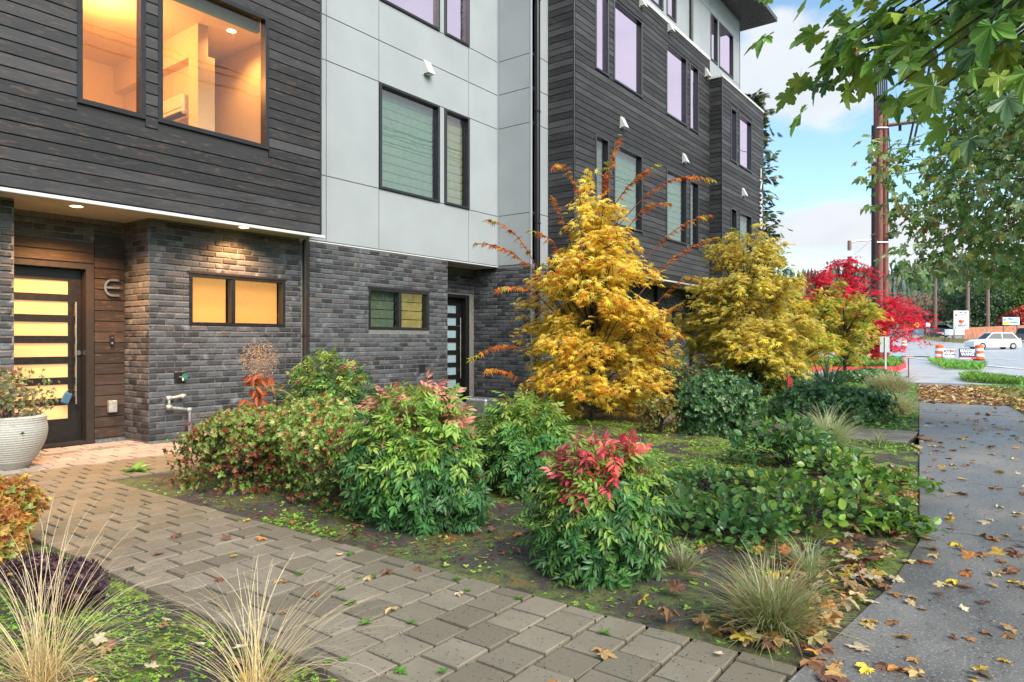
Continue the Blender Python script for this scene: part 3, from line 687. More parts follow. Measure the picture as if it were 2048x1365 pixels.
for i, wv in enumerate(dwn): window(hC, XD, *wv, pane='glass_sky' if i % 2 else 'glass_blind', blind=None if i % 2 else 'blind', proud=.035)
MB().bbox(XC - .02, XC + .045, YC0, YC1 + .0, ZT - .035, ZT + .06, .006).build('trim', 'white_trim', hC); MB().bbox(XD - .02, XD + .045, YC1 - .03, YD1 + .03, ZD - .02, ZD + .05, .006).build('trim', 'white_trim', hC)
MB().bbox(XC, XD - .03, YC1 - .045, YC1 + .1, ZD - .02, ZD + .05, .006).build('trim', 'white_trim', hC)
MB().bbox(XC - .03, XC + .03, YC0, YC1, ZS - .02, ZS + .018, .004).build('trim', 'white_trim', hC)
MB().box(-9.0, XC - .04, YC0 + .0, YD1, ZS - .01, ZS + .01).build('soffit', 'soffit', hC)
# top floor
tw = []
for (a, b, z0, z1) in ((1286, 1326, 9.42, 11.0), (1333, 1352, 9.42, 11.0), (1421, 1435, 9.30, 10.62), (1438, 1466, 9.30, 10.62)):
    y0_, y1_ = ywin(XE, a, b); tw.append((y0_, y1_, z0, z1))
YE1 = 21.6; ZE = 11.32
mb = MB(); wall(mb, 'x', XE - .012, .12, YC0, YE1, ZT - .5, ZE, tw); mb.box(-17, XE - .012, YE1, YE1 + .1, ZT - .5, ZE); mb.box(-17, XE - .13, YC0 - .3, YC0, ZT - .2, ZE); mb.build('top_wall', 'panel_gap', hC)
yb = [YC0] + [on_x(x, 100, XE)[1] for x in (1282, 1356, 1378.5, 1402, 1420, 1467)] + [YE1]
zb2 = [ZT + .062, 9.30, 10.62, ZE]
for i in range(len(yb) - 1):
    holes = [t for t in tw if t[0] < yb[i + 1] and t[1] > yb[i]]
    if i == 6 or i == 5: zr = [ZD + .055, 9.28, 10.66, ZE]
    else: zr = [ZT + .062, 10.66, ZE]
    for k in range(len(zr) - 1): panel(hC, 'x', XE, yb[i], yb[i + 1], zr[k], zr[k + 1], holes)
for t in tw: window(hC, XE, *t, pane='glass_sky', proud=.02)
downspout(hC, XE + .05, on_x(1379.5, 60, XE)[1], ZT + .07, 11.3, 'black_metal', .045)
mb = MB(); mb.prism([(-17.5, YC0 - .3), (XE + .95, YC0 - .3), (XE + .95, YE1 + .75), (-17.5, YE1 + .75)], ZE, ZE + .13); mb.build('eave', 'eave_metal', hC)
MB().box(-17.4, XE + .9, YC0 - .2, YE1 + .7, ZE + .13, ZE + .2).build('roof', 'inner_dark', hC)
for (x, y) in ((1282, 5), (1338, 55), (1412, 146), (1243.5, 246), (1367, 317)): vent(hC, on_x(x, y, XC + .02))
vent(hC, on_x(1485.6, 385, XD + .02))
# ground floor of the far house
lw3 = []
XG = -7.95
for (a, b) in ((1327, 1371),): y0_, y1_ = ywin(XG, a, b); lw3.append((y0_, y1_, 1.44, 2.12))
mb = MB(); wall(mb, 'x', XG, .14, YC0 + .1, YD1, -.1, ZS - .01, lw3); mb.box(-9, XB - .1, YC0 - .02, YC0 + .1, -.1, ZS - .01); mb.build('brick_backing', 'mortar', hC)
it = []; bricks(it, 'x', XG, YC0 + .1, YD1, .03, .03 + 36 * CRS, lw3)
place_pieces(hC, 'brick', 'brickwork', it, BV, 'brick', limit=60)
for t in lw3: window(hC, XG, *t, pane='glass_sky', mull=(t[0] + t[1]) / 2, proud=.012)
for x in (1310, 1380): downspout(hC, XG + .06, on_x(x, 640, XG)[1], .03, ZS, 'black_metal', .06)
# street number 17338, stacked down the corner board
def glyph(ch, w_, h_):
    a, b = w_ / 2, h_ / 2
    if ch == '1': return [[(0, b), (0, -b)]]
    if ch == '7': return [[(-a, b), (a, b), (-a * .35, -b)]]
    if ch == '3': return [[(-a, b * .96), (a * .45, b * .96), (a * .95, b * .68), (a * .95, b * .30), (a * .45, 0), (-a * .45, 0)], [(a * .45, 0), (a * .95, -b * .30), (a * .95, -b * .68), (a * .45, -b * .96), (-a, -b * .96)]]
    if ch == '8':
        l = []
        for cz in (b * .48, -b * .48): l.append([(a * .9 * math.cos(t), cz + b * .48 * math.sin(t)) for t in np.linspace(0, 2 * math.pi, 13)])
        return l
ny = on_x(1518, 400, XD)[1]
for ch, (ya, yb_) in zip('17338', ((337, 358), (361, 382), (386, 408), (411, 434), (437, 459))):
    z1, z0 = on_x(1518, ya, XD)[2], on_x(1518, yb_, XD)[2]; mb = MB()
    for st in glyph(ch, .20, (z1 - z0) * .88): extrude_strip(mb, [(ny + a, (z0 + z1) / 2 + b) for a, b in st], .055, XD + .045, XD + .075)
    mb.build('numeral', 'white_trim', hC)
# ================================================================== THE GROUND
def gz(x, y):
    r = np.hypot(x, y); return np.where(r > 48, .000255 * (np.minimum(r, 170) - 48) ** 2 + np.maximum(r - 170, 0) * .03, 0.)
def sheet(name, poly, mat, dz, res=2.5, **tags):
    """a ground sheet that follows the terrain: polygon cut into a grid"""
    import bmesh
    P = np.array(poly); bm = bmesh.new(); vs_ = [bm.verts.new((p[0], p[1], 0)) for p in P]; bm.faces.new(vs_)
    for ax in (0, 1):
        lo_, hi_ = P[:, ax].min(), P[:, ax].max(); k = lo_ + res
        while k < hi_:
            if True:
                no = (1, 0, 0) if ax == 0 else (0, 1, 0); co = (k, 0, 0) if ax == 0 else (0, k, 0)
                bmesh.ops.bisect_plane(bm, geom=bm.verts[:] + bm.edges[:] + bm.faces[:], plane_co=co, plane_no=no)
            k += res
    for v in bm.verts: v.co.z = float(gz(v.co.x, v.co.y)) + dz
    bmesh.ops.recalc_face_normals(bm, faces=bm.faces[:])
    if sum(f.normal.z for f in bm.faces) < 0: bmesh.ops.reverse_faces(bm, faces=bm.faces[:])
    m = bpy.data.meshes.new(name); bm.to_mesh(m); bm.free(); m.materials.append(MAT[mat]); return link(name, m, None, None, **tags)
# far terrain, with the wooded hill beyond the road
simple('far_ground', (.07, .085, .035), .9, nz=.5, nscale=.3)
gxs = np.concatenate([-np.geomspace(2500, 20, 34), np.linspace(-18, 18, 10), np.geomspace(20, 2500, 34)])
gys = np.concatenate([-np.geomspace(600, 20, 14), np.linspace(-18, 18, 10), np.geomspace(20, 2600, 60)])
GX, GY = np.meshgrid(gxs, gys); GR = np.hypot(GX, GY)
hill = 42 * np.clip((GR - 330) / 450, 0, 1) ** 1.3 * (.75 + .25 * np.sin(GX * .006 + 1.0) + .12 * np.sin(GY * .011)) * np.clip((GY + 100) / 300, 0, 1)
GZ = np.where(GR > 48, .000255 * (np.minimum(GR, 170) - 48) ** 2 + np.maximum(GR - 170, 0) * .03, 0.) + hill - .16
nx, ny_ = len(gxs), len(gys); idx = np.arange(nx * ny_).reshape(ny_, nx)
T_ = np.concatenate([np.stack([idx[:-1, :-1].ravel(), idx[:-1, 1:].ravel(), idx[1:, 1:].ravel()], 1), np.stack([idx[:-1, :-1].ravel(), idx[1:, 1:].ravel(), idx[1:, :-1].ravel()], 1)])
link('ground', np_mesh('ground', np.stack([GX.ravel(), GY.ravel(), GZ.ravel()], 1), T_, 'far_ground', True), kind='structure')

def sw_left(y):          # the left edge of the sidewalk
    return np.interp(y, [-3, 1.0, 2.6, 3.34, 3.98, 4.99, 6.5, 24.], [-.95, -.78, -.70, -.616, -.546, -.523, -.681, -2.515])
def sw_right(y): return np.interp(y, [-3, 5, 14.5, 23.4], [1.35, 1.2, .05, -1.25])
# planting bed soil: a finely bumped sheet
def vnoise(x, y, s, seed=0):
    r_ = np.random.default_rng(seed); g = r_.random((64, 64)); u, v = x / s, y / s; i, j = np.floor(u).astype(int), np.floor(v).astype(int); fu, fv = u - i, v - j
    fu = fu * fu * (3 - 2 * fu); fv = fv * fv * (3 - 2 * fv); G = lambda a, b: g[a % 64, b % 64]
    return (G(i, j) * (1 - fu) + G(i + 1, j) * fu) * (1 - fv) + (G(i, j + 1) * (1 - fu) + G(i + 1, j + 1) * fu) * fv
def soil_h(x, y):
    return -.045 + .035 * vnoise(x, y, .8, 1) + .022 * vnoise(x, y, .22, 2) + .010 * vnoise(x, y, .07, 3)
def bed(name, x0, x1, y0, y1, step, left=None, right=None):
    n_, m_ = int((x1 - x0) / step) + 1, int((y1 - y0) / step) + 1
    U, V = np.meshgrid(np.linspace(0, 1, n_), np.linspace(y0, y1, m_)); a = np.full_like(V, x0) if left is None else left(V); b = np.full_like(V, x1) if right is None else right(V)
    X = a + (b - a) * U; Z = soil_h(X, V)
    ed = np.minimum(np.minimum(X - a, b - X), np.minimum(V - y0, y1 - V)); Z = Z * np.clip(ed / .15, .0, 1) + (-.014) * (1 - np.clip(ed / .15, 0, 1))
    ix = np.arange(n_ * m_).reshape(m_, n_); T = np.concatenate([np.stack([ix[:-1, :-1].ravel(), ix[:-1, 1:].ravel(), ix[1:, 1:].ravel()], 1), np.stack([ix[:-1, :-1].ravel(), ix[1:, 1:].ravel(), ix[1:, :-1].ravel()], 1)])
    return link(name, np_mesh(name, np.stack([X.ravel(), V.ravel(), Z.ravel()], 1), T, 'soil', True), kind='structure')
PY0, PY1 = 1.67, 2.78
bed('planting_bed', -6.62, -.6, PY1 + .01, 9.68, .045, right=lambda y: sw_left(y) - .003)
bed('planting_bed', -8.5, -6.62, 4.33, 9.68, .09)
bed('planting_bed', -8.2, -1., 10.92, 24., .12, right=lambda y: sw_left(y) - .003)
bed('planting_bed', -6.4, -.8, -1.5, PY0 - .012, .045, right=lambda y: sw_left(y) - .003)
# paths: pavers one by one on a dark base
def paver_var():
    out_ = []
    for k in range(8):
        c = .004; j = lambda s=.0012: random.uniform(-s, s); t = random.uniform(-.003, .003); t2 = random.uniform(-.003, .003)
        top = [(c, .02, t), (1 - c * 5, .02, t2), (1 - c * 5, .98, -t), (c * 5, .98, -t2)]; top[0] = (c * 5, .02, t)
        md = [(0 + j(), 0 + j(.004), -.005), (1 + j(), j(.004), -.005), (1 + j(), 1 + j(.004), -.005), (j(), 1 + j(.004), -.005)]; bt = [(0, 0, -.045), (1, 0, -.045), (1, 1, -.045), (0, 1, -.045)]
        F_ = [(0, 1, 2, 3)] + [(4 + i, 4 + (i + 1) % 4, (i + 1) % 4, i) for i in range(4)] + [(8 + i, 8 + (i + 1) % 4, 4 + (i + 1) % 4, 4 + i) for i in range(4)]
        out_.append((np.array(top + md + bt), tri(F_)))
    return out_
PV = paver_var()
def lay_pavers(par, cells, limit=300):
    me = [np_mesh('paver', V, T, 'paver') for V, T in PV]; cells = sorted(cells, key=lambda q: math.hypot(q[0], q[1])); VV, TT, PP, b = [], [], [], 0
    for i, (x, y, lx, ly) in enumerate(cells):
        z = random.uniform(-.003, .003); k = random.randrange(8)
        if i < limit: link('paver', me[k], par, Matrix.Translation((x, y, z)) @ Matrix.Rotation(random.uniform(-.008, .008), 4, 'Z') @ Matrix.Diagonal((lx, ly, 1, 1)))
        else: V, T = PV[k]; VV.append(V * (lx, ly, 1) + (x, y, z)); TT.append(T + b); b += len(V); PP.append(np.full(len(V), random.random()))
    if VV: link('far_pavers', np_mesh('far_pavers', np.concatenate(VV), np.concatenate(TT), 'paver', piece=np.concatenate(PP)), par, kind='stuff')
def cells_for(x0, x1, lim, px_, py_, gap=.008):
    out_ = []; k = 0; x = x0
    while x + px_ <= x1 + .02:
        yl, yh = lim(x + px_ / 2); st = yl - ((k % 2) * .5) * py_; y = st
        while y < yh - .01:
            a, b = max(y, yl), min(y + py_, yh)
            if b - a > .03: out_.append((x + gap / 2, a + gap / 2, px_ - gap, b - a - gap))
            y += py_
        x += px_; k += 1
    return out_
pa = MB().box(-9.15, -.66, PY0 - .03, PY1 + .01, -.12, -.032).box(-9.15, -6.64, PY1 + .01, 4.06, -.12, -.0322).box(-8.52, -6.64, 4.06, 4.33, -.12, -.0324).build('path', 'joint', None, kind='structure')
lim1 = lambda x: (PY0, PY1 if x > -6.62 else (4.06 if x < -8.50 else 4.32))
def clip_cells(cs):
    o_ = []
    for (x, y, lx, ly) in cs:
        e = float(sw_left(y + ly / 2)) - .012
        if x + lx > e or e - (x + lx) < .06: lx = e - x
        if lx > .025: o_.append((x, y, lx, ly))
    return o_
lay_pavers(pa, clip_cells(cells_for(-9.055, -.45, lim1, .2035, .2035, .017)))
pb = MB().box(-9.1, -1.13, 9.68, 10.93, -.12, -.032).build('path', 'joint', None, kind='structure')
lay_pavers(pb, cells_for(-9.08, -1.10, lambda x: (9.7, 10.92), .305, .305, .01), limit=90)
# sidewalk slabs
sw = MB().prism([(sw_left(-3.) + .0, -3.0), (sw_right(-3.), -3.), (1.2, 5), (.05, 14.5), (-1.25, 23.4), (-1.3, 24.), (-2.515, 24.), (-.681, 6.5), (-.523, 4.99), (-.546, 3.98), (-.616, 3.34), (-.70, 2.6), (-.78, 1.)], -.14, -.035).build('sidewalk', 'joint', None, kind='structure')
js = [-3., -1.3, .35, 2.02, 3.74, 5.33, 7.23, 8.8, 10.4, 12.3, 14.1, 15.9, 17.5, 19.1, 20.7, 22.3, 24.]
for k in range(len(js) - 1):
    a, b = js[k] + .009, js[k + 1] - .009; sk = .02
    yy = sorted({a, b, *[t for t in (1., 2.6, 3.34, 3.98, 4.99, 6.5) if a < t < b]})
    pts = [(sw_right(y), y) for y in (a, b)] + [(sw_left(y), y) for y in yy[::-1]]
    z = random.uniform(-.004, .002); mb = MB(); n = len(pts); C_ = np.mean(pts, 0)
    ins = [tuple(np.array(p_) + (C_ - np.array(p_)) / (np.linalg.norm(C_ - np.array(p_)) + 1e-6) * .008) for p_ in pts]
    b0 = len(mb.v); mb.v += [(p_[0], p_[1], -.10) for p_ in pts] + [(p_[0], p_[1], z - .006) for p_ in pts] + [(p_[0], p_[1], z) for p_ in ins]
    for i in range(n): j = (i + 1) % n; mb.f += [(b0 + i, b0 + j, b0 + n + j, b0 + n + i), (b0 + n + i, b0 + n + j, b0 + 2 * n + j, b0 + 2 * n + i)]; mb.mi += [0, 0]
    mb.f.append(tuple(range(b0 + 2 * n, b0 + 3 * n))); mb.mi.append(0); mb.build('slab', 'sidewalk', sw)
# verge, driveway apron, road
simple('verge_soil', (.06, .075, .02), .9, nz=.5, nscale=5)
sheet('verge', [(1.22, -3), (9, -3), (9, 24), (-1.2, 24), (-1.22, 23.4), (.08, 14.5), (1.23, 5)], 'verge_soil', -.02, 2., kind='structure')
sheet('driveway', [(-14, 24.02), (14, 24.02), (14, 30), (-14, 48)], 'concrete_pale', -.012, 3., kind='structure')
sheet('road', [(-60, 77.7), (-14, 48.03), (14, 30.03), (60, 0.4), (110, 60), (60, 118), (-20, 175), (-90, 175)], 'asphalt', -.02, 4., kind='structure')
# ================================================================== PLANTS
def lance(w_=.22, fold=.05, droop=.10):
    V = np.array([(0, 0, 0), (-w_ * .8, .28, fold - droop * .08), (w_ * .8, .28, fold - droop * .08), (0, .30, -droop * .09), (-w_ * .75, .62, fold - droop * .4), (w_ * .75, .62, fold - droop * .4), (0, .64, -droop * .41), (0, 1, -droop)])
    return V, np.array([(0, 3, 1), (0, 2, 3), (1, 3, 6), (1, 6, 4), (3, 2, 5), (3, 5, 6), (4, 6, 7), (6, 5, 7)])
def leaf4(w_=.3, fold=.06, droop=.05):
    V = np.array([(0, 0, 0), (-w_, .45, fold), (w_, .45, fold), (0, .48, 0), (0, 1, -droop)])
    return V, np.array([(0, 3, 1), (0, 2, 3), (1, 3, 4), (3, 2, 4)])
def oval(w_=.36):
    V = np.array([(0, 0, 0), (-w_ * .75, .22, .03), (w_ * .75, .22, .03), (-w_, .5, .05), (w_, .5, .05), (-w_ * .6, .82, .02), (w_ * .6, .82, .02), (0, 1, -.04), (0, .5, -.02)])
    return V, np.array([(8, 1, 0), (8, 0, 2), (8, 3, 1), (8, 2, 4), (8, 5, 3), (8, 4, 6), (8, 7, 5), (8, 6, 7)])
def star(lobes=7, notch=.30, spread=125, cup=.12):
    V = [(0, .12, 0)]; n = lobes; tips = [.52, .82, .97, 1., .97, .82, .52] if n == 7 else [.6, .92, 1., .92, .6]
    ang = np.linspace(-spread, spread, n)
    for i in range(n):
        a = R(ang[i]); V.append((tips[i] * math.sin(a) * .62, .12 + tips[i] * math.cos(a) * .88, -cup * tips[i]))
        if i < n - 1: b = R((ang[i] + ang[i + 1]) / 2); V.append((notch * math.sin(b) * .7, .12 + notch * math.cos(b) * .9, .02))
    m = len(V) - 1; V.append((0, -.12, .02))
    T = [(0, i + 1, i) for i in range(1, m)] + [(0, 1, m + 1), (0, m + 1, m)]
    return np.array(V), np.array(T)
def broadmaple(curl=.12, seed=0):
    r_ = random.Random(seed); V = [(0, .0, 0)]; pol = []
    for (a, t) in ((-118, .52), (-62, .86), (0, 1.0), (62, .86), (118, .52)):
        for (da, k) in ((-25, .66), (-19, .80), (-12, .76), (-7, .90), (0, 1.), (7, .90), (12, .76), (19, .80), (25, .66)): pol.append((a + da, t * k * r_.uniform(.95, 1.05)))
        if a < 118: pol.append((a + 29.5, t * .50))
    for (a, q_) in pol:
        a = R(a); V.append((q_ * math.sin(a) * .85, q_ * math.cos(a), -curl * q_ * q_ + curl * .9 * abs(math.sin(a * 2.6)) * q_ * r_.uniform(.4, 1.3)))
    V.append((-.012, 0, 0)); V.append((.012, 0, 0)); V.append((.02 * r_.uniform(-3, 3), -.62, -.06)); n = len(pol)
    T = [(0, i + 1, i) for i in range(1, n)] + [(n + 1, n + 3, n + 2)]
    return np.array(V), np.array(T)
def merge(parts):
    VV, TT, b = [], [], 0
    for (V, T) in parts: VV.append(V); TT.append(T + b); b += len(V)
    return np.concatenate(VV), np.concatenate(TT)
def frame(D, N):
    D = D / (np.linalg.norm(D, axis=1, keepdims=True) + 1e-9); X = np.cross(D, N); X /= (np.linalg.norm(X, axis=1, keepdims=True) + 1e-9); Z = np.cross(X, D)
    return np.stack([X, D, Z], 2)          # columns
def xf(t, pos, d, n, s):
    M = frame(np.array([d], float), np.array([n], float))[0]; return (t[0] * s) @ M.T + np.array(pos), t[1]
def compound(seed):
    """a pinnate leaf: stalk with drooping lance leaflets"""
    r_ = np.random.default_rng(seed); L = lance(.19, .045, .20); parts = []
    for k, y in enumerate((.20, .44, .68)):
        for s_ in (-1, 1):
            q = r_.normal(0, .16, 3); ln = (.50 - .05 * k) * r_.uniform(.8, 1.15)
            z = -.16 * y * y; parts.append(xf(L, (s_ * .01, y, z), (s_ * (.80 - .10 * k) + q[0], .62 + q[1], -.26 + q[2]), (s_ * .2 + q[1], .1, 1), ln))
    parts.append(xf(L, (0, .74, -.10), (r_.normal(0, .15), 1, -.30), (0, .3, 1), .48))
    V = np.array([(-.006, 0, 0), (.006, 0, 0), (.004, .8, -.12), (-.004, .8, -.12)]); parts.append((V, np.array([(0, 1, 2), (0, 2, 3)])))
    return merge(parts)
def rosette(seed, n=6, w_=.26):
    r_ = np.random.default_rng(seed); L = leaf4(w_); parts = []
    for k in range(n):
        a = 2 * math.pi * k / n + r_.uniform(-.4, .4); e = r_.uniform(.15, .9)
        parts.append(xf(L, (0, .1, 0), (math.cos(a), e * .9 + .15, math.sin(a)), (-math.cos(a) * .4, 1, -math.sin(a) * .4), r_.uniform(.6, 1)))
    return merge(parts)
def emit(tm, P, M, Sc):
    """stack a template at every place: returns V, T"""
    V, T = tm; n = len(P); W = np.einsum('nij,kj->nki', M, V) * np.asarray(Sc)[:, None, None] + P[:, None, :]
    return W.reshape(-1, 3), (T[None] + (np.arange(n) * len(V))[:, None, None]).reshape(-1, 3)
def foliage(parent, tms, P, D, N, Sc, C, mat='leaf', singles=0, name='leaf', rest='foliage', origin=(0, 0, 0), pal=6, stuff=True):
    P = np.asarray(P, float); D = np.asarray(D, float); N = np.asarray(N, float); Sc = np.broadcast_to(np.asarray(Sc, float), (len(P),)); C = np.asarray(C, float)
    o = np.array(origin, float); M = frame(D, N); rr = P - np.array([0, 0, H]); dep = rr @ FW; ux = (rr @ RT) / np.maximum(dep, .01); uy = rr[:, 2] / np.maximum(dep, .01)
    vis = (dep > .3) & (np.abs(ux) < .77) & (np.abs(uy) < .52); dist = np.linalg.norm(rr, axis=1) + np.where(vis, 0, 1e4); order = np.argsort(dist); sg = order[:min(singles, int(vis.sum()))]
    isg = np.zeros(len(P), bool); isg[sg] = True; which = rng.integers(0, len(tms), len(P))
    if len(sg):
        K = min(pal, len(sg)); cen = C[rng.choice(sg, K, replace=False)]; near = ((C[sg][:, None] - cen[None]) ** 2).sum(2).argmin(1); cache = {}
        for i, k in zip(sg, near):
            key = (which[i], k)
            if key not in cache: cache[key] = np_mesh(name, tms[which[i]][0], tms[which[i]][1], mat, col=np.tile(cen[k], (len(tms[which[i]][0]), 1)))
            m4 = Matrix([[*(M[i][r_] * Sc[i]), P[i][r_] - o[r_]] for r_ in range(3)] + [[0, 0, 0, 1]]); link(name, cache[key], parent, m4)
    VV, TT, CC, b = [], [], [], 0
    for k in range(len(tms)):
        s_ = (~isg) & (which == k)
        if not s_.any(): continue
        V, T = emit(tms[k], P[s_] - o, M[s_], Sc[s_]); VV.append(V); TT.append(T + b); b += len(V); CC.append(np.repeat(C[s_], len(tms[k][0]), 0))
    if VV:
        ob = link(rest, np_mesh(rest, np.concatenate(VV), np.concatenate(TT), mat, col=np.concatenate(CC)), parent)
        if stuff: ob['kind'] = 'stuff'
        return ob
def pick(cols, n, w_=None, var=.12):
    c = np.array(cols, float); k = rng.choice(len(c), n, p=None if w_ is None else np.array(w_) / np.sum(w_)); return np.clip(c[k] * (1 + rng.normal(0, var, (n, 1))), 0, 1)
def bumps(Dn, seed, k=9, amp=.25):
    r_ = np.random.default_rng(seed); q = r_.normal(size=(k, 3)); q /= np.linalg.norm(q, axis=1, keepdims=True); a = r_.uniform(-1, 1, k)
    v = 1 + amp * (np.exp(5 * (Dn @ q.T - 1)) * a).sum(1); v = v / v.mean(); return np.clip(v, .68, 1.28)
NANDINA = [compound(k) for k in range(4)]; ROS = [rosette(k) for k in range(4)]; ROSB = [rosette(10 + k, 5, .36) for k in range(4)]
STAR = [star(7, .30, 125, .12), star(7, .26, 120, .28), star(5, .30, 105, .2)]; BM = [broadmaple(.12, 1), broadmaple(.3, 2), broadmaple(-.1, 3), broadmaple(.45, 4)]
BMS = [broadmaple(.15, 5), broadmaple(.4, 6)]
def stems(parent, c, pts, r0=.008, mat='bark', name='stem', joined=True):
    mb = MB()
    for p_ in pts:
        m_ = np.array([c[0] + (p_[0] - c[0]) * .35, c[1] + (p_[1] - c[1]) * .35, c[2] + (p_[2] - c[2]) * .6]); mb.tube([(c[0] + random.uniform(-.04, .04), c[1] + random.uniform(-.04, .04), c[2] - .04), m_, p_], [r0, r0 * .7, r0 * .35], 5)
    return mb.build('stems', mat, parent, kind='stuff')
def mound(name, label, cat, c, rx, ry, h, n, tms, size, pal_fn, mat='leaf', singles=150, group=None, droop=.42, zlo=-.15, seed=0, inner=.35, lift=.5, top=1.0, nm='leaf', loose=.07):
    """a shrub: leaves on and just inside a bumpy mound"""
    t = thing(name, label, cat, (c[0], c[1], 0), 0, group); r_ = rng
    ph = r_.uniform(0, 2 * math.pi, n); cz = r_.uniform(zlo, 1, n); sz = np.sqrt(1 - cz ** 2); Dn = np.stack([sz * np.cos(ph), sz * np.sin(ph), cz], 1)
    rad = bumps(Dn, seed, 26, .50) * r_.normal(1, loose, n) * np.where(r_.random(n) < inner, r_.uniform(.5, .92, n), r_.uniform(.90, 1.06, n))
    cen = h * lift; up = h - cen; P = np.stack([c[0] + Dn[:, 0] * rad * rx, c[1] + Dn[:, 1] * rad * ry, cen + Dn[:, 2] * rad * np.where(Dn[:, 2] > 0, up * top, cen / max(.3, -zlo))], 1); P[:, 2] = np.maximum(P[:, 2], .03)
    out_ = Dn.copy(); out_[:, 2] *= .6; D = out_ + r_.normal(0, .48, (n, 3)); D[:, 2] -= droop * (1 - .9 * np.clip(Dn[:, 2], 0, 1)) * (1 - .5 * np.clip(-Dn[:, 2], 0, 1)); D[:, 2] += .35 * np.clip(Dn[:, 2], 0, 1) * (droop < .3)
    N = Dn * .8 + np.array([0, 0, .8]) + r_.normal(0, .45 + (loose - .07) * 6, (n, 3)); zr = np.clip((P[:, 2]) / (h * bumps(Dn, seed, 26, .50)), 0, 1.1)
    C = pal_fn(zr, n, rad); foliage(t, tms, P - D / (np.linalg.norm(D, axis=1, keepdims=True)) * size * .5, D, N, size * r_.uniform(.6, 1.3, n), C, mat, singles, nm, 'foliage', (c[0], c[1], 0))
    k = r_.choice(n, 26); stems(t, (0, 0, 0), (P[k] - np.array([c[0], c[1], 0])) * .92)
    return t
def pal_nandina(red=.12, yel=.3, redtop=.75, redc=((.90, .20, .19), (.88, .30, .24), (.80, .10, .12))):
    def f(z, n, rad):
        g = pick([(.06, .17, .05), (.09, .25, .06), (.14, .32, .07), (.08, .22, .07)], n); y = pick([(.32, .50, .08), (.45, .56, .12), (.22, .42, .07)], n); r_ = pick(redc, n)
        u = rng.random(n); zz_ = np.clip(z, 0, 1.2); out_ = g.copy(); my = u < yel * np.clip((zz_ - .25) * 1.9, 0, 1.3); out_[my] = y[my]
        cl_ = .5 + .5 * np.sin(np.arange(n) * 0 + np.round(rad * 9) * 2.1); mr = (rng.random(n) < red * np.clip((zz_ - redtop + .18) * 4, 0, 1.) * np.where(cl_ > .45, 1., .25)); out_[mr] = r_[mr]; dd = rng.random(n) < .03; out_[dd] = pick([(.30, .14, .06), (.20, .08, .04)], int(dd.sum())) if dd.any() else 0; return out_
    return f
def gp(x, y): p = on_z(x, y, 0.); return p
# the four nandinas
mound('nandina', 'nandina bush with coral red new leaves on top, nearest beside the paver path', 'shrub', (-1.88, 3.30), .285, .27, .74, 1800, NANDINA, .110, pal_nandina(.85, 1.1, .80), singles=290, seed=3, lift=.46, zlo=-.8)
mound('nandina', 'largest nandina bush with salmon pink sprays over dark green leaves', 'shrub', (-3.42, 3.52), .42, .41, .80, 2800, NANDINA, .126, pal_nandina(.65, .8, .80, ((.80, .34, .25), (.72, .26, .20))), singles=290, seed=5, lift=.5, zlo=-.8)
mound('nandina', 'plain green nandina bush just behind the gap of the two red tipped ones', 'shrub', (-3.3, 4.70), .37, .36, .70, 1500, NANDINA, .13, pal_nandina(.03, .75, .9), singles=200, seed=8, lift=.45, zlo=-.8)
mound('nandina', 'dark green nandina bush against the brick wall by the downspout', 'shrub', (-7.55, 6.05), .46, .42, .98, 1500, NANDINA, .13, pal_nandina(.05, .5, .85), singles=160, seed=9, lift=.5, zlo=-.8)
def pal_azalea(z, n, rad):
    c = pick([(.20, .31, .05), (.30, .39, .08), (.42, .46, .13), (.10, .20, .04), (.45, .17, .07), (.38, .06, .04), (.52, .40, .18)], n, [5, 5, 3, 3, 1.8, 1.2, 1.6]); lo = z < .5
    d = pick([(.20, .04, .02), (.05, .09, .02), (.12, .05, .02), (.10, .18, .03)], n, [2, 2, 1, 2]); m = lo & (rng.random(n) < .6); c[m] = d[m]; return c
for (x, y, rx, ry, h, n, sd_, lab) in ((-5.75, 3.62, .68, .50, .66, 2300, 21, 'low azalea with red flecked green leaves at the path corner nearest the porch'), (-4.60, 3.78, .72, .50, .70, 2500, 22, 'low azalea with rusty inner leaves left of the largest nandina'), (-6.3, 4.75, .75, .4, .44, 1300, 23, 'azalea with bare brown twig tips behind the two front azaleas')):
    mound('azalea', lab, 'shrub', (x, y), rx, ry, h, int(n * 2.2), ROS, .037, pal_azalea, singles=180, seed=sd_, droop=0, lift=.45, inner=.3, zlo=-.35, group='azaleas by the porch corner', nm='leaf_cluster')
def pal_orange(z, n, rad): return pick([(.56, .25, .06), (.60, .38, .10), (.42, .13, .05), (.32, .36, .09)], n, [3, 3, 2, 1.3])
mound('azalea', 'small orange leaved azalea left of the paver path', 'shrub', (-4.74, 1.38), .36, .22, .40, 1900, ROS, .042, pal_orange, singles=160, seed=31, droop=0, lift=.4, zlo=-.3, nm='leaf_cluster')
mound('barberry', 'low dark purple barberry beside the paver path edge', 'shrub', (-3.75, 1.36), .30, .18, .19, 700, ROS, .035, lambda z, n, r_: pick([(.075, .035, .055), (.05, .025, .04), (.12, .05, .06)], n), singles=60, seed=32, droop=0, lift=.4, zlo=-.3, nm='leaf_cluster')
def pal_dark(z, n, rad): return pick([(.06, .14, .05), (.10, .22, .08), (.16, .31, .10), (.22, .38, .13)], n, [3, 3, 2, 1])
p = gp(1432, 868); mound('boxleaf_shrub', 'round dense dark green shrub between the two yellow maples', 'shrub', (p[0] - .12, p[1] + .22), .52, .50, .74, 3800, ROSB, .055, pal_dark, mat='leaf_gloss', singles=170, seed=41, droop=0, lift=.48, zlo=-.6, nm='leaf_cluster', loose=.14, inner=.5)
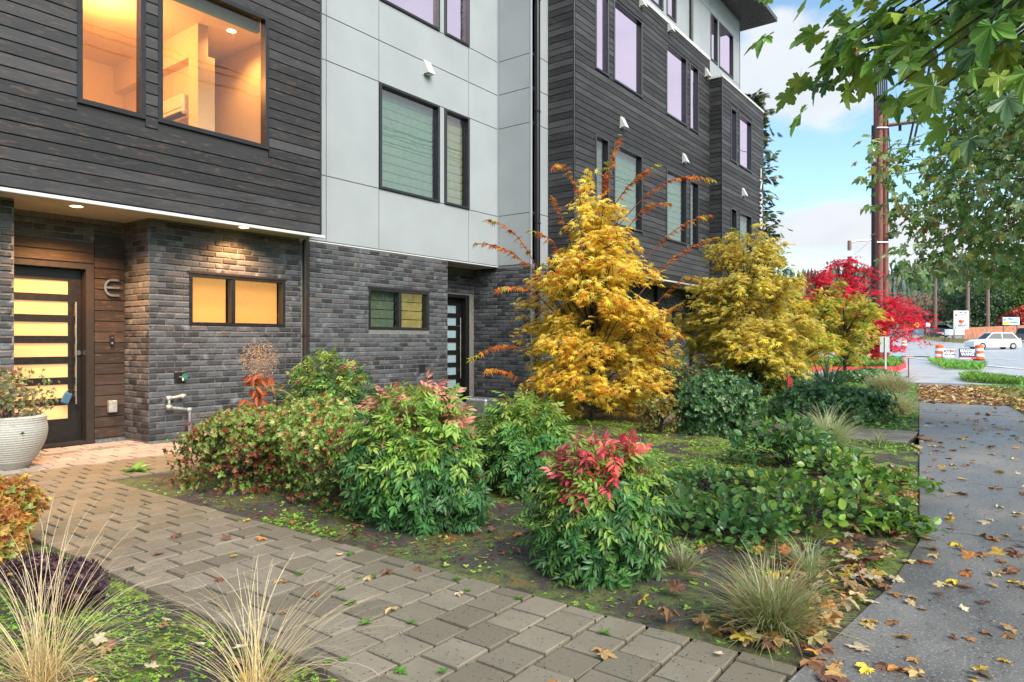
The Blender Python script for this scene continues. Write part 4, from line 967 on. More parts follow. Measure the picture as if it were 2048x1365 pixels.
p = gp(1308, 866); mound('boxleaf_shrub', 'little round shrub with golden top and bare russet stems beneath', 'shrub', (p[0], p[1] + .15), .27, .27, .47, 700, ROS, .05, lambda z, n, r_: pick([(.30, .26, .05), (.34, .18, .04), (.16, .18, .03)], n), singles=60, seed=42, droop=0, lift=.62, zlo=-.3, nm='leaf_cluster')
for (x, y, rx, h, n, sd_, lab, pl) in ((1345, 800, .62, .62, 1100, 43, 'loose brownish green shrub behind the round dark green shrub', lambda z, n, r_: pick([(.07, .09, .03), (.12, .07, .035), (.16, .20, .06)], n)),
        (1600, 842, .55, .56, 1200, 44, 'green shrub by the red flag stake, left one of the pair beyond the crossing path', pal_dark), (1700, 845, .55, .52, 1200, 45, 'green shrub right one of the pair beyond the crossing path', pal_dark),
        (1000, 800, .60, .55, 1100, 46, 'bright green low shrub below the small door of the middle house', lambda z, n, r_: pick([(.12, .22, .03), (.20, .30, .05), (.07, .14, .02)], n)),
        (1720, 765, .8, .42, 1300, 47, 'dark green spreading shrub in front of the red kerb', pal_dark), (1540, 790, .7, .6, 1100, 48, 'dull green shrub under the second yellow maple', pal_dark)):
    p = gp(x, y); mound('leafy_shrub', lab, 'shrub', (p[0], p[1] + rx * .5), rx, rx, h, int(n * 1.6), ROSB, .062, pl, mat='leaf_gloss', singles=60, seed=sd_, droop=0, lift=.45, zlo=-.4, nm='leaf_cluster', loose=.15, inner=.5)
# glossy salal and the holly like plant near the sidewalk
OV = [oval(.36), oval(.42)]
def pal_salal(z, n, rad): return pick([(.11, .25, .05), (.18, .35, .05), (.30, .47, .06), (.42, .54, .09), (.09, .18, .07)], n, [3, 3, 2, 1.4, 2])
def pal_salal_dark(z, n, rad): return pick([(.08, .19, .06), (.12, .26, .06), (.20, .36, .07)], n, [3, 3, 1])
k = 0
for (x, y, rx, h, lab, pl) in ((1400, 1070, .36, .24, 'dark glossy salal clump nearest to the red tipped nandina', pal_salal_dark), (1500, 1085, .34, .27, 'glossy salal clump behind the small pale sedge', pal_salal_dark), (1610, 1065, .38, .33, 'bright green salal clump in the middle of the patch', pal_salal), (1720, 1050, .36, .34, 'yellow green salal clump with a few red leaves', pal_salal),
        (1800, 1075, .20, .20, 'smallest salal clump right at the sidewalk edge', pal_salal), (1400, 990, .44, .22, 'flat salal clump at the back next to the moss', pal_salal_dark), (1530, 990, .42, .24, 'back salal clump in front of the holly leaved plant', pal_salal), (1660, 960, .38, .36, 'tallest light green salal clump at the back', pal_salal), (1770, 985, .34, .26, 'back salal clump close to the sidewalk', pal_salal)):
    p = gp(x, y); mound('salal', lab, 'plant', (p[0] - .05, p[1] + rx * .5), rx, rx * .9, h * .74, 330, OV, .060, pl, mat='leaf_gloss', singles=120, seed=60 + k, droop=.1, lift=.35, zlo=-.2, inner=.45, group='salal patch beside the sidewalk'); k += 1
p = gp(1560, 935); mound('holly_plant', 'dark holly leaved plant in front of the pale arching sedge', 'plant', (p[0], p[1] + .2), .42, .4, .42, 520, [star(5, .55, 100, .25), oval(.34)], .085, pal_salal_dark, mat='leaf_gloss', singles=120, seed=75, droop=.1, lift=.4, zlo=-.3)

# grasses
def blades(n, r0, length, lean, width, cols, tipc=None, seed=0, segs=6, grav=1.0, up=0., azr=None, flat=0.):
    r_ = np.random.default_rng(seed); a = r_.uniform(*(azr or (0, 2 * math.pi)), n); L = length * r_.uniform(.55, 1.1, n); ln = np.clip(r_.normal(lean, .28, n), .02, 1.6)
    b0 = np.stack([r_.normal(0, r0, n), r_.normal(0, r0, n), np.zeros(n)], 1); V = np.zeros((n, segs + 1, 2, 3)); P = b0.copy(); th = ln.copy()
    wa = a + r_.normal(0, .5, n) + math.pi / 2
    C = np.zeros((n, segs + 1, 2, 3)); c0 = np.array(cols)[r_.integers(0, len(cols), n)] * (1 + r_.normal(0, .15, (n, 1))); c1 = c0 if tipc is None else np.array(tipc)[r_.integers(0, len(tipc), n)]
    for s_ in range(segs + 1):
        f = s_ / segs; wd = width * (1 - f ** 1.6) * .5 + .0004; off = np.stack([np.cos(wa) * wd, np.sin(wa) * wd, 0 * a], 1); V[:, s_, 0] = P - off; V[:, s_, 1] = P + off; C[:, s_, :] = (c0 * (1 - f) + c1 * f)[:, None]
        st = L / segs; P = P + np.stack([np.cos(a) * np.sin(th) * st, np.sin(a) * np.sin(th) * st, np.cos(th) * st], 1); th = np.minimum(th + grav * (1.1 / segs) * (.4 + f) * L / length, 2.6)
    V[..., 2] = np.maximum(V[..., 2], .008); m = (segs + 1) * 2; T = []
    for s_ in range(segs): T += [(2 * s_, 2 * s_ + 1, 2 * s_ + 3), (2 * s_, 2 * s_ + 3, 2 * s_ + 2)]
    T = (np.array(T)[None] + (np.arange(n) * m)[:, None, None]).reshape(-1, 3); return V.reshape(-1, 3), T, np.clip(C, 0, 1).reshape(-1, 3)
def tuft(name, label, cat, x, y, specs, group=None, mat='leaf'):
    t = thing(name, label, cat, (x, y, 0), random.uniform(0, 6), group) if True else None; t.rotation_euler = (0, 0, 0)
    for (nm, kw) in specs:
        V, T, C = blades(**kw); V = V + np.array([0, 0, -.03]); link(nm, np_mesh(nm, V, T, mat, True, col=C), t, None, kind='stuff')
    return t
SEDGE = [(.50, .60, .20), (.30, .46, .12), (.70, .74, .40), (.20, .34, .08)]; STRAW = [(.66, .46, .17), (.58, .38, .12), (.74, .58, .28)]
tuft('sedge', 'largest variegated sedge tuft at the corner of path and sidewalk', 'grass tuft', -.86, 3.05, [('blades', dict(n=900, r0=.03, length=.42, lean=.62, width=.0055, cols=SEDGE, tipc=[(.45, .46, .25), (.40, .26, .12)], seed=1, grav=1.25))])
tuft('sedge', 'small pale sedge tuft between the big sedge and the salal, near the sidewalk', 'grass tuft', -.93, 3.92, [('blades', dict(n=210, r0=.018, length=.26, lean=.5, width=.004, cols=SEDGE, tipc=[(.48, .48, .28)], seed=2, grav=1.2))])
tuft('sedge', 'small cream sedge tuft right of the nearest nandina', 'grass tuft', -1.52, 3.62, [('blades', dict(n=170, r0=.016, length=.21, lean=.5, width=.004, cols=[(.45, .46, .22), (.30, .34, .12)], tipc=[(.55, .54, .34)], seed=3, grav=1.2))])
p = gp(1655, 893); tuft('sedge', 'pale arching sedge tuft on the crossing path edge', 'grass tuft', p[0], p[1], [('blades', dict(n=650, r0=.05, length=.62, lean=.55, width=.008, cols=[(.36, .42, .16), (.22, .32, .08), (.48, .50, .26)], tipc=[(.55, .55, .32)], seed=4, grav=1.25))])
p = gp(1765, 885); tuft('sedge', 'tiny sedge tuft by the crossing path end', 'grass tuft', p[0], p[1] - .2, [('blades', dict(n=130, r0=.03, length=.24, lean=.6, width=.006, cols=[(.36, .42, .16), (.48, .50, .26)], seed=5))])
HAK = [(.66, .66, .30), (.48, .56, .16), (.75, .68, .38), (.58, .44, .26)]
p = gp(1800, 828); tuft('hakone_grass', 'mounded golden hakone grass nearest the sidewalk', 'grass tuft', p[0] - .12, p[1] + .25, [('blades', dict(n=900, r0=.10, length=.62, lean=.75, width=.011, cols=HAK, tipc=[(.60, .54, .34)], seed=6, grav=1.5))], group='golden hakone grasses')
p = gp(1800, 785); tuft('hakone_grass', 'mounded golden hakone grass farther along, overlapping the sidewalk', 'grass tuft', p[0] - .25, p[1] + .2, [('blades', dict(n=900, r0=.16, length=.85, lean=.75, width=.014, cols=HAK, tipc=[(.58, .56, .30)], seed=7, grav=1.5))], group='golden hakone grasses')
def fans(name, label, x, y, fl, seed):
    t = thing(name, label, 'grass tuft', (x, y, 0)); k = 0
    for (az, sp_, n, L, ln, g) in fl:
        V, T, C = blades(int(n * .55), .02, L, ln + .08, .0019, STRAW, [(.78, .68, .48), (.72, .58, .36)], seed + k, 9, g * 1.7, azr=(az - sp_, az + sp_)); V[:, 2] -= .03; link('blade_fan', np_mesh('blade_fan', V, T, 'leaf_dry', True, col=C), t, None, kind='stuff'); k += 1
    return t
aL = math.atan2(-RT[1], -RT[0]); aR = math.atan2(RT[1], RT[0]); aF = math.atan2(FW[1], FW[0])
fans('straw_grass', 'dry straw coloured grass clump arching over the paver edge, its two fans apart', -2.16, 1.38, ((aL + .1 - math.pi * 2 if aL > math.pi else aL - .1, .45, 70, .60, .34, .95), (aR + .25, .40, 95, .62, .40, .75), (aF, .9, 60, .5, .18, .5), (aF + 3.1, .8, 40, .4, .4, .8), (0, 3.14, 190, .24, .75, 1.2), (aR, .9, 60, .5, .8, 1.3)), 11)
fans('straw_grass', 'dry straw grass clump at the lower left corner of the bed', -2.86, .98, ((aL, .8, 90, .62, .35, .8), (aR + .15, .55, 110, .66, .42, .9), (aF, 1.2, 90, .7, .22, .6), (aF + 3.1, 1.0, 60, .5, .4, .8), (aR, 1.6, 190, .42, .95, 1.3), (0, 3.14, 200, .26, .75, 1.2), (aL, .9, 60, .55, .8, 1.3)), 21)
# fern fronds, phormium, yucca
def swords(name, label, cat, x, y, n, L, w_, cols, seed, lean=.5):
    t = thing(name, label, cat, (x, y, 0)); V, T, C = blades(n, .05, L, lean, w_, cols, None, seed, 6, .35); link('blades', np_mesh('blades', V, T, 'leaf_gloss', True, col=C), t); return t
p = gp(1655, 790); swords('yucca', 'blue green yucca with stiff pointed leaves beside the second yellow maple', 'plant', p[0], p[1], 110, .95, .045, [(.06, .12, .08), (.09, .16, .11)], 31)
p = gp(1715, 835); swords('yucca', 'smaller dark yucca left of the golden hakone grass', 'plant', p[0], p[1], 40, .62, .035, [(.05, .10, .08), (.09, .15, .12)], 32)
pot = at_d(1355, 770, 15.5); t = thing('plant_pot', 'dark blue pot standing near the far house wall', 'pot', (pot[0], pot[1], 0)); simple('pot_blue', (.015, .02, .06), .25)
MB().lathe([(.16, 0), (.26, .10), (.30, .35), (.27, .50), (.30, .52), (.30, .55), (.25, .55), (.25, .48), (0, .48)], (0, 0, 0), 24).build('body', 'pot_blue', t, smooth=True)
t2 = swords('phormium', 'bright green sword leaved plant growing in the dark blue pot', 'plant', pot[0], pot[1], 50, .62, .03, [(.20, .34, .05), (.30, .42, .08)], 33, .35); t2.location.z = .48
for k_, (x, y, az) in enumerate(((-5.75, 4.35, .2), (-5.75, 4.35, 1.7), (-5.75, 4.35, -1.2), (-5.75, 4.35, 3.3), (-5.75, 4.35, 2.5))):
    if k_ == 0: ft = thing('fern', 'sword fern poking up through the azaleas', 'plant', (x, y, 0))
    parts = []; L = leaf4(.2)
    for j in range(26):
        f = j / 26; yy = .12 + f * .55; zz_ = .55 + .25 * math.sin(f * 2.2)
        for s_ in (-1, 1): parts.append(xf(L, (0, yy, zz_), (s_, .35, -.1), (0, 0, 1), .10 * (1 - f * .85) + .01))
    V, T = merge(parts); c_, s__ = math.cos(az), math.sin(az); V = np.stack([V[:, 0] * c_ - V[:, 1] * s__, V[:, 0] * s__ + V[:, 1] * c_, V[:, 2]], 1)
    link('frond', np_mesh('frond', V, T, 'leaf', col=np.tile((.10, .22, .05), (len(V), 1))), ft)
# dried flower plume by the wall
c = on_x(520, 760, -7.35); t = thing('dried_plume', 'tall dried flower plume, tan head over rusty leaves, by the brick wall', 'plant', (c[0], c[1], 0))
n = 1500; u = rng.normal(0, 1, (n, 3)); u /= np.linalg.norm(u, axis=1, keepdims=True); rr_ = rng.random(n) ** .4
P = np.stack([u[:, 0] * rr_ * .17, u[:, 1] * rr_ * .26 - .0, 1.03 + u[:, 2] * rr_ * .24], 1); foliage(t, [leaf4(.4)], P, rng.normal(0, 1, (n, 3)), rng.normal(0, 1, (n, 3)), .016, pick([(.55, .36, .20), (.48, .28, .14), (.60, .44, .28)], n), 'leaf_dry', 0, 'floret', 'flower_head', stuff=True)
n = 60; P = np.stack([rng.normal(0, .05, n), rng.normal(0, .10, n), rng.uniform(.45, .9, n)], 1); foliage(t, [lance(.2)], P, np.stack([rng.normal(0, .5, n), rng.normal(0, .7, n), rng.uniform(-1, -.2, n)], 1), rng.normal(0, 1, (n, 3)), .14, pick([(.45, .12, .04), (.36, .08, .03)], n), 'leaf_dry', 60)
mb = MB()
for k in range(9): a = random.uniform(0, 6.28); mb.tube([(0, 0, 0), (random.uniform(-.02, .02), random.uniform(-.03, .03), .6), (math.cos(a) * .09, math.sin(a) * .16, 1.0 + random.uniform(-.1, .15))], [.006, .004, .002], 5)
mb.build('stems', 'bark_red', t, kind='stuff')
# planter by the porch
t = thing('planter', 'large pale ribbed planter beside the porch pavers', 'planter', (-8.02, 2.47, 0)); prof = [(0, 0), (.15, 0), (.20, .06)]
for k in range(40):
    f = k / 39; r_ = .20 + .115 * math.sin(min(1, f * 1.15) * math.pi * .62) ; prof.append((r_ + (.0035 if k % 2 else 0), .06 + f * .44))
prof += [(.285, .515), (.262, .515), (.255, .45), (0, .45)]; MB().lathe(prof, (0, 0, 0), 40).build('body', 'planter', t, smooth=False)
MB().lathe([(.256, .455), (0, .465)], (0, 0, 0), 20).build('soil', 'joint', t)
pm = mound('planter_plant', 'straggly variegated plant spilling over the pale planter', 'plant', (-8.02, 2.47), .36, .36, .62, 520, ROS, .045, lambda z, n, r_: pick([(.22, .26, .10), (.34, .34, .18), (.14, .18, .06), (.28, .14, .08)], n), singles=90, seed=51, droop=.3, lift=.42, zlo=-.35, inner=.5, nm='leaf_cluster'); pm.location.z = .33
# weeds: rosette on the pavers and little ones in the joints
def weed(name, label, x, y, n, L, cols, group=None, w_=.3):
    t = thing(name, label, 'weed', (x, y, 0), 0, group); a = np.linspace(0, 2 * math.pi, n, endpoint=False) + rng.normal(0, .2, n); e = rng.uniform(.1, .8, n)
    foliage(t, [lance(w_, .05, .3)], np.zeros((n, 3)) + [0, 0, .006], np.stack([np.cos(a), np.sin(a), e], 1), np.stack([-np.cos(a) * .3, -np.sin(a) * .3, np.ones(n)], 1), L * rng.uniform(.7, 1.1, n), pick(cols, n), 'leaf', n)
p = gp(270, 943); weed('weed_rosette', 'bright green weed rosette growing on the pavers near the porch', p[0], p[1], 11, .17, [(.16, .36, .05), (.24, .44, .10)], w_=.22)
gm = [(.10, .26, .03), (.16, .34, .05)]
for (x, y) in ((700, 1208), (716, 1158), (745, 1155), (683, 1180), (915, 1160), (934, 1184), (1038, 1200), (822, 1248), (730, 1250), (688, 1323), (800, 1345), (885, 1347), (1207, 1268), (600, 1060), (985, 1095), (890, 1120), (700, 1110), (400, 1000), (480, 1040), (600, 1150), (1440, 1290), (520, 1355), (655, 1330), (290, 1010)):
    p = gp(x, y); weed('weed', 'tiny weed in a paver joint, ' + ('near the camera' if y > 1300 else 'below the middle of the path' if y > 1200 else 'at mid length of the path' if y > 1100 else 'toward the porch') + (' at its left side' if x < 640 else ' at its centre' if x < 800 else ' at its bed side'), p[0], p[1], random.randint(5, 8), random.uniform(.022, .04), gm, 'tiny weeds in the paver joints')
# ground cover, mulch, moss
def scatter_area(n, x0, x1, y0, y1, test=None):
    x = rng.uniform(x0, x1, n); y = rng.uniform(y0, y1, n); k = np.ones(n, bool)
    if test is not None: k = test(x, y)
    x, y = x[k], y[k]; return np.stack([x, y, soil_h(x, y) + .004], 1)
def in_bed(x, y):
    a = (y > PY1 + .03) & (y < 9.65) & (x < sw_left(y) - .03) & (x > -6.6); b = (y > 10.95) & (y < 23.8) & (x < sw_left(y) - .03); c = (y < PY0 - .03) & (x < sw_left(y) - .03); d = (x < -6.65) & (y > 4.36) & (y < 9.65) & (x > -8.45); return a | b | c | d
def moss_mask(x, y, th=.52): return (vnoise(x + 40, y + 40, .9, 11) * .6 + vnoise(x + 40, y + 40, .28, 12) * .4) > th
CLO = [merge([xf(leaf4(.42), (0, 0, 0), (math.cos(a), math.sin(a), .3), (0, 0, 1), 1.) for a in (.3, 2.4, 4.5)])]
def cover(name, P, size, cols, w_=None, mat='leaf', tms=CLO, label=None):
    n = len(P); a = rng.uniform(0, 6.28, n); D = np.stack([np.cos(a), np.sin(a), rng.normal(.1, .2, n)], 1); N = np.stack([rng.normal(0, .35, n), rng.normal(0, .35, n), np.ones(n)], 1)
    return foliage(None, tms, P, D, N, size * rng.uniform(.5, 1.3, n), pick(cols, n, w_), mat, 0, name, name)
GRN = [(.20, .42, .05), (.30, .54, .06), (.12, .28, .05), (.42, .60, .09)]
P = scatter_area(42000, -6.4, -.6, 2.8, 9.6, lambda x, y: in_bed(x, y) & (moss_mask(x, y, .56) | (moss_mask(x, y, .42) & (y > 4.6)) | (rng.random(len(x)) < .10)))
cover('ground_cover', P, .020, GRN)
P = scatter_area(16000, -4.8, -.9, -.2, 1.64, lambda x, y: in_bed(x, y) & (moss_mask(x, y, .46) | (rng.random(len(x)) < .2))); P = P[(P @ FW) > .8]
cover('ground_cover', P, .013, GRN)
P = scatter_area(16000, -7.5, -1.2, 10.95, 23.5, in_bed); cover('ground_cover', P, .045, [(.14, .32, .04), (.22, .42, .05), (.10, .2, .04)])
P = scatter_area(5000, -8.4, -6.65, 4.4, 9.6, in_bed); cover('ground_cover', P, .03, [(.07, .17, .02), (.12, .26, .03), (.14, .08, .03)])
P = scatter_area(9000, -6.4, -.6, 2.8, 7.5, in_bed); cover('mulch', P, .013, [(.05, .035, .025), (.12, .07, .04), (.18, .16, .14), (.30, .28, .25)], [4, 3, 1, .4], 'leaf_dry', [leaf4(.4), leaf4(.15)])
P = scatter_area(3000, -4.5, -.9, 0, 1.64, in_bed); cover('mulch', P, .010, [(.05, .035, .025), (.12, .07, .04), (.2, .17, .14)], None, 'leaf_dry', [leaf4(.4)])
# small red and brown leaves below the shrubs
P = scatter_area(9000, -6.4, -.7, 2.8, 9.6, lambda x, y: in_bed(x, y) & (vnoise(x + 9, y + 3, .7, 21) > .52)); P[:, 2] += .006
cover('leaf_litter', P, .028, [(.26, .06, .03), (.17, .05, .03), (.30, .14, .06), (.40, .22, .08)], [3, 3, 2, 1], 'leaf_dry', [STAR[1], leaf4(.3)])
# fallen maple leaves
DRY = [(.38, .20, .08), (.46, .30, .13), (.60, .46, .22), (.68, .46, .06), (.55, .22, .05), (.26, .11, .06), (.62, .52, .34), (.20, .10, .06)]
CN = ['chestnut brown', 'light tan', 'pale straw', 'bright yellow', 'orange', 'dark brown', 'cream', 'blackish brown']
def fallen(P, size, place, group, single_n, name='fallen_leaf', w_=None, tilt=.22):
    """leaves lying about: the nearest in view are things of their own, the rest leaf litter"""
    n = len(P); a = rng.uniform(0, 6.28, n); D = np.stack([np.cos(a), np.sin(a), rng.normal(.0, tilt * .5, n)], 1); N = np.stack([rng.normal(0, tilt, n), rng.normal(0, tilt, n), np.ones(n)], 1); C = pick(DRY, n, w_); Sz = size * rng.uniform(.55, 1.15, n)
    rr = P - np.array([0, 0, H]); dep = rr @ FW; vis = (dep > .3) & (np.abs(rr @ RT / np.maximum(dep, .01)) < .77) & (rr[:, 2] / np.maximum(dep, .01) > -.52); order = np.argsort(np.linalg.norm(rr, axis=1) + ~vis * 1e4); sg = order[:min(single_n, int(vis.sum()))]
    M = frame(D, N); cache = {}
    for i in sg:
        k = random.randrange(4); ci = min(range(8), key=lambda c_: sum((DRY[c_][j] - C[i][j]) ** 2 for j in range(3)))
        if (k, ci) not in cache: cache[(k, ci)] = np_mesh(name, BM[k][0], BM[k][1], 'leaf_dry', col=np.tile(DRY[ci], (len(BM[k][0]), 1)))
        o_ = link(name, cache[(k, ci)], None, Matrix([[*(M[i][r_] * Sz[i]), P[i][r_]] for r_ in range(3)] + [[0, 0, 0, 1]]))
        big = 'large ' if Sz[i] > size * .98 else 'small ' if Sz[i] < size * .7 else ''; y_ = P[i][1]; x_ = P[i][0]
        far = 'nearest the camera' if y_ < 3.4 else 'level with the big sedge' if y_ < 4.2 else 'beside the salal patch' if y_ < 6.2 else 'before the crossing path' if y_ < 9.6 else 'beyond the crossing path'
        if place == 'paver path': far = 'in its near right part' if x_ > -2.2 else 'in its middle part' if x_ > -3.4 else 'in its far left part'
        tag(o_, big + CN[ci] + ' leaf on the ' + place + ', ' + far, 'leaf', group)
    m = np.ones(n, bool); m[sg] = False
    if m.any(): foliage(None, BM, P[m], D[m], N[m], Sz[m], C[m], 'leaf_dry', 0, 'leaf_litter', 'leaf_litter')
def on_walk(n, y0, y1, f=1.):
    y = rng.uniform(y0, y1, n); a, b = sw_left(y), np.minimum(sw_right(y), .3 + 0 * y); u = rng.random(n) ** f; return np.stack([a + (b - a) * u, y, np.full(n, .009)], 1)
fallen(np.concatenate([on_walk(120, 2.1, 5.5, 1.3), on_walk(90, 5.5, 10.5, 1.2), on_walk(70, 10.5, 16)]), .066, 'sidewalk', 'maple leaves fallen on the sidewalk', 150, tilt=.32)
Pp = on_walk(1700, 16.2, 22.0); Pp[:, 2] += rng.uniform(0, .04, len(Pp)); fallen(Pp, .085, 'x', 'x', 0, w_=[2, 2, 2, 1, 1, 3, 2, 3], tilt=.5)
y = rng.uniform(2.85, 7.5, 420); x = sw_left(y) - .05 - rng.exponential(.22, 420); P = np.stack([x, y, soil_h(x, y) + .03 + rng.uniform(0, .03, 420)], 1); P = P[in_bed(x, y)]; fallen(P, .075, 'bed edge by the sidewalk', 'maple leaves fallen along the bed edge', 75, tilt=.5)
x = rng.uniform(-5.5, -.8, 120); y = rng.uniform(2.85, 5.5, 120); P = np.stack([x, y, soil_h(x, y) + .035], 1); fallen(P, .055, 'bed soil', 'leaves fallen on the planting bed', 30, tilt=.4)
x = rng.uniform(-4.4, -.9, 26); y = rng.uniform(1.72, 2.75, 26); fallen(np.stack([x, y, np.full(26, .012)], 1), .055, 'paver path', 'leaves fallen on the paver path', 20)
x = rng.uniform(-3.2, -1.0, 90); y = rng.uniform(.5, 1.62, 90); fallen(np.stack([x, y, soil_h(x, y) + .03], 1), .05, 'bed left of the pavers', 'leaves fallen in the left bed', 15, tilt=.4)
# dark bits of litter on the walk and the pavers
P = on_walk(3800, 2., 16.); P[:, 2] = .006; cover('debris', P, .011, [(.04, .03, .02), (.10, .06, .03), (.16, .12, .07)], None, 'leaf_dry', [leaf4(.3), leaf4(.5)])
x = rng.uniform(-6.5, -.75, 1500); y = rng.uniform(1.7, 2.75, 1500); cover('debris', np.stack([x, y, np.full(1500, .006)], 1), .008, [(.05, .04, .02), (.14, .07, .03), (.10, .18, .03)], None, 'leaf_dry', [leaf4(.3)])
# verge grass
def verge_test(x, y): return (x > sw_right(y) + .03) & (x < 4)
P = scatter_area(9000, -1.2, 3., 11.5, 23.5, verge_test); n = len(P); P[:, 2] = -.02; a = rng.uniform(0, 6.28, n)
foliage(None, [lance(.06, .01, .3)], P, np.stack([np.cos(a) * .5, np.sin(a) * .5, np.ones(n)], 1), np.stack([-np.cos(a), -np.sin(a), .4 + 0 * a], 1), .11 * rng.uniform(.6, 1.2, n), pick([(.18, .42, .05), (.28, .52, .07)], n), 'leaf', 0, 'grass', 'grass')
y = rng.uniform(12, 22, 900); x = sw_right(y) + rng.exponential(.5, 900); fallen(np.stack([x, y, np.full(900, .05)], 1), .08, 'x', 'x', 0, w_=[2, 2, 2, 2, 1, 3, 2, 2], tilt=.5)

# ================================================================== TREES
def limb(mb, a, b, r0, r1, sag=.0, k=7, n=7):
    a, b = np.array(a, float), np.array(b, float); m_ = []
    for i in range(n + 1):
        f = i / n; p_ = a + (b - a) * f; p_[2] += sag * math.sin(f * math.pi); p_ += np.array([random.uniform(-1, 1), random.uniform(-1, 1), 0]) * (.018 * np.linalg.norm(b - a) * math.sin(f * math.pi)); m_.append(p_)
    mb.tube(m_, [r0 + (r1 - r0) * i / n for i in range(n + 1)], k)
def jmaple(name, label, x, y, prof, zmin, zmax, ntw, nl, size, cols, w_, wisps=(), wcols=None, singles=200, seed=0, group=None, forks=6, tr=.045, sy=1., tipcol=None, pads=80, padr=.40):
    """a small maple: twigs with pairs of lobed leaves fill a crown whose radius follows prof(z)"""
    r_ = np.random.default_rng(seed); t = thing(name, label, 'tree', (x, y, 0), 0, group); o = np.array([x, y, 0.])
    # boughs: flat drooping pads of twigs with gaps between them
    zp = []
    while len(zp) < pads:
        z = r_.uniform(zmin, zmax)
        if r_.random() < (prof(z) / 1.5) ** 1.3 + .12: zp.append(z)
    zp = np.array(zp); ap = np.arange(pads) * 2.399 + r_.normal(0, .3, pads); Rp = prof(zp); rp = Rp * np.where(r_.random(pads) < .28, r_.uniform(.15, .55, pads), r_.uniform(.62, 1.02, pads)); pr = padr * r_.uniform(.6, 1.25, pads) * (.45 + .55 * Rp / Rp.max())
    w8 = pr ** 2; k = r_.choice(pads, ntw, p=w8 / w8.sum()); m = ntw; t1 = r_.uniform(0, 2 * math.pi, m); q1 = np.sqrt(r_.random(m)) * pr[k]
    ex, ey = np.cos(ap[k]) * rp[k] + np.cos(t1) * q1, np.sin(ap[k]) * rp[k] + np.sin(t1) * q1
    E = np.stack([x + ex, y + ey * sy, zp[k] + r_.normal(0, .085, m) * padr / .4 - .30 * (q1 / pr[k]) ** 2 * pr[k] - .10 * np.hypot(ex, ey)], 1); E[:, 2] = np.maximum(E[:, 2], .12)
    a = np.arctan2(ey, ex) * .5 + .5 * t1 if False else np.arctan2(ey + np.sin(t1) * q1 * 1.2, ex + np.cos(t1) * q1 * 1.2); rad = np.hypot(ex, ey); Rz = prof(E[:, 2])
    dr = np.stack([np.cos(a), np.sin(a), r_.normal(-.02, .22, m)], 1); L = r_.uniform(.18, .36, m) * (Rp.mean() / 1.2 + .2); P0 = E - dr * L[:, None]
    Ps, Ds, Ns = [], [], []
    for j in range(nl):
        f = (j + .5) / nl; pos_ = P0 + dr * (L * f)[:, None]; pos_[:, 2] += .08 * L * math.sin(f * 3) - .10 * L * f * f; sd_ = 1 if j % 2 else -1
        side = np.stack([-np.sin(a) * sd_, np.cos(a) * sd_, 0 * a], 1); d_ = dr * .6 + side * .7 + r_.normal(0, .35, (m, 3)); d_[:, 2] -= .28; Ps.append(pos_ + side * .02 + r_.normal(0, .035, (m, 3))); Ds.append(d_)
        Ns.append(np.stack([np.cos(a) * .35, np.sin(a) * .35, np.ones(m)], 1) + r_.normal(0, .3, (m, 3)))
    P, D, N = map(np.concatenate, (Ps, Ds, Ns)); C = pick(cols, len(P), w_, .10)
    if tipcol is not None:
        rel = np.concatenate([rad / np.maximum(Rz, .01)] * nl); mk = (rel > .93) & (r_.random(len(P)) < .28); C[mk] = pick(tipcol, int(mk.sum()))
    mb = MB(); top = zmax * .86; trunk = [(0, 0, -.05), (.02, .01, zmin * .5 + .12), (-.02, .03, top * .35), (.02, -.02, top * .62), (0, 0, top)]; mb.tube(trunk, [tr, tr * .85, tr * .7, tr * .45, tr * .15], 9); mb.build('trunk', 'bark', t, smooth=True)
    mb = MB(); order = r_.choice(m, min(m, 60 + forks * 10), replace=False)
    for i in range(pads):
        e_ = np.array([math.cos(ap[i]) * rp[i], math.sin(ap[i]) * rp[i] * sy, zp[i] - .12]); zb = min(max(.12, e_[2] * r_.uniform(.35, .7)), top * .95); limb(mb, (0, 0, zb), e_, tr * .38, tr * .12, .06, 6, 5)
        for j_ in np.where(k == i)[0][:4]: limb(mb, e_, E[j_] - o - dr[j_] * L[j_] * .3, tr * .13, .003, .02, 4, 3)
    mb.build('branches', 'bark', t, smooth=True, kind='stuff')
    if wisps:
        wm = MB(); WP, WD, WN, WC = [], [], [], []
        for (s_, e_, bow) in wisps:
            s_, e_ = np.array(s_, float), np.array(e_, float); pts = []
            for i in range(13): f = i / 12; p_ = s_ + (e_ - s_) * f; p_[2] += bow * math.sin(f * math.pi * .9) - 0 * f; pts.append(p_)
            pts = np.array(pts); wm.tube(pts - o, [.009 - .0065 * i / 12 for i in range(13)], 5); LL = np.linalg.norm(e_ - s_); k = int(max(6, LL * 9))
            for j in range(k):
                f = .36 + .64 * (j / (k - 1)); i = min(11, int(f * 12)); p_ = pts[i] + (pts[i + 1] - pts[i]) * (f * 12 - i); tg = pts[i + 1] - pts[i]; tg /= np.linalg.norm(tg)
                sd_ = np.cross(tg, (0, 0, 1)); sd_ /= np.linalg.norm(sd_) + 1e-6
                for s2 in (-1, 1):
                    if random.random() < .12: continue
                    WP.append(p_); WD.append(tg * .6 + sd_ * s2 * .7 + np.array([0, 0, -.45]) + r_.normal(0, .25, 3)); WN.append(np.array([0, 0, 1.]) + r_.normal(0, .4, 3)); cc = wcols[0] if random.random() < .45 else wcols[1] if random.random() < .6 else wcols[2]
                    if f > .88 and random.random() < .6: cc = wcols[3]
                    WC.append(cc)
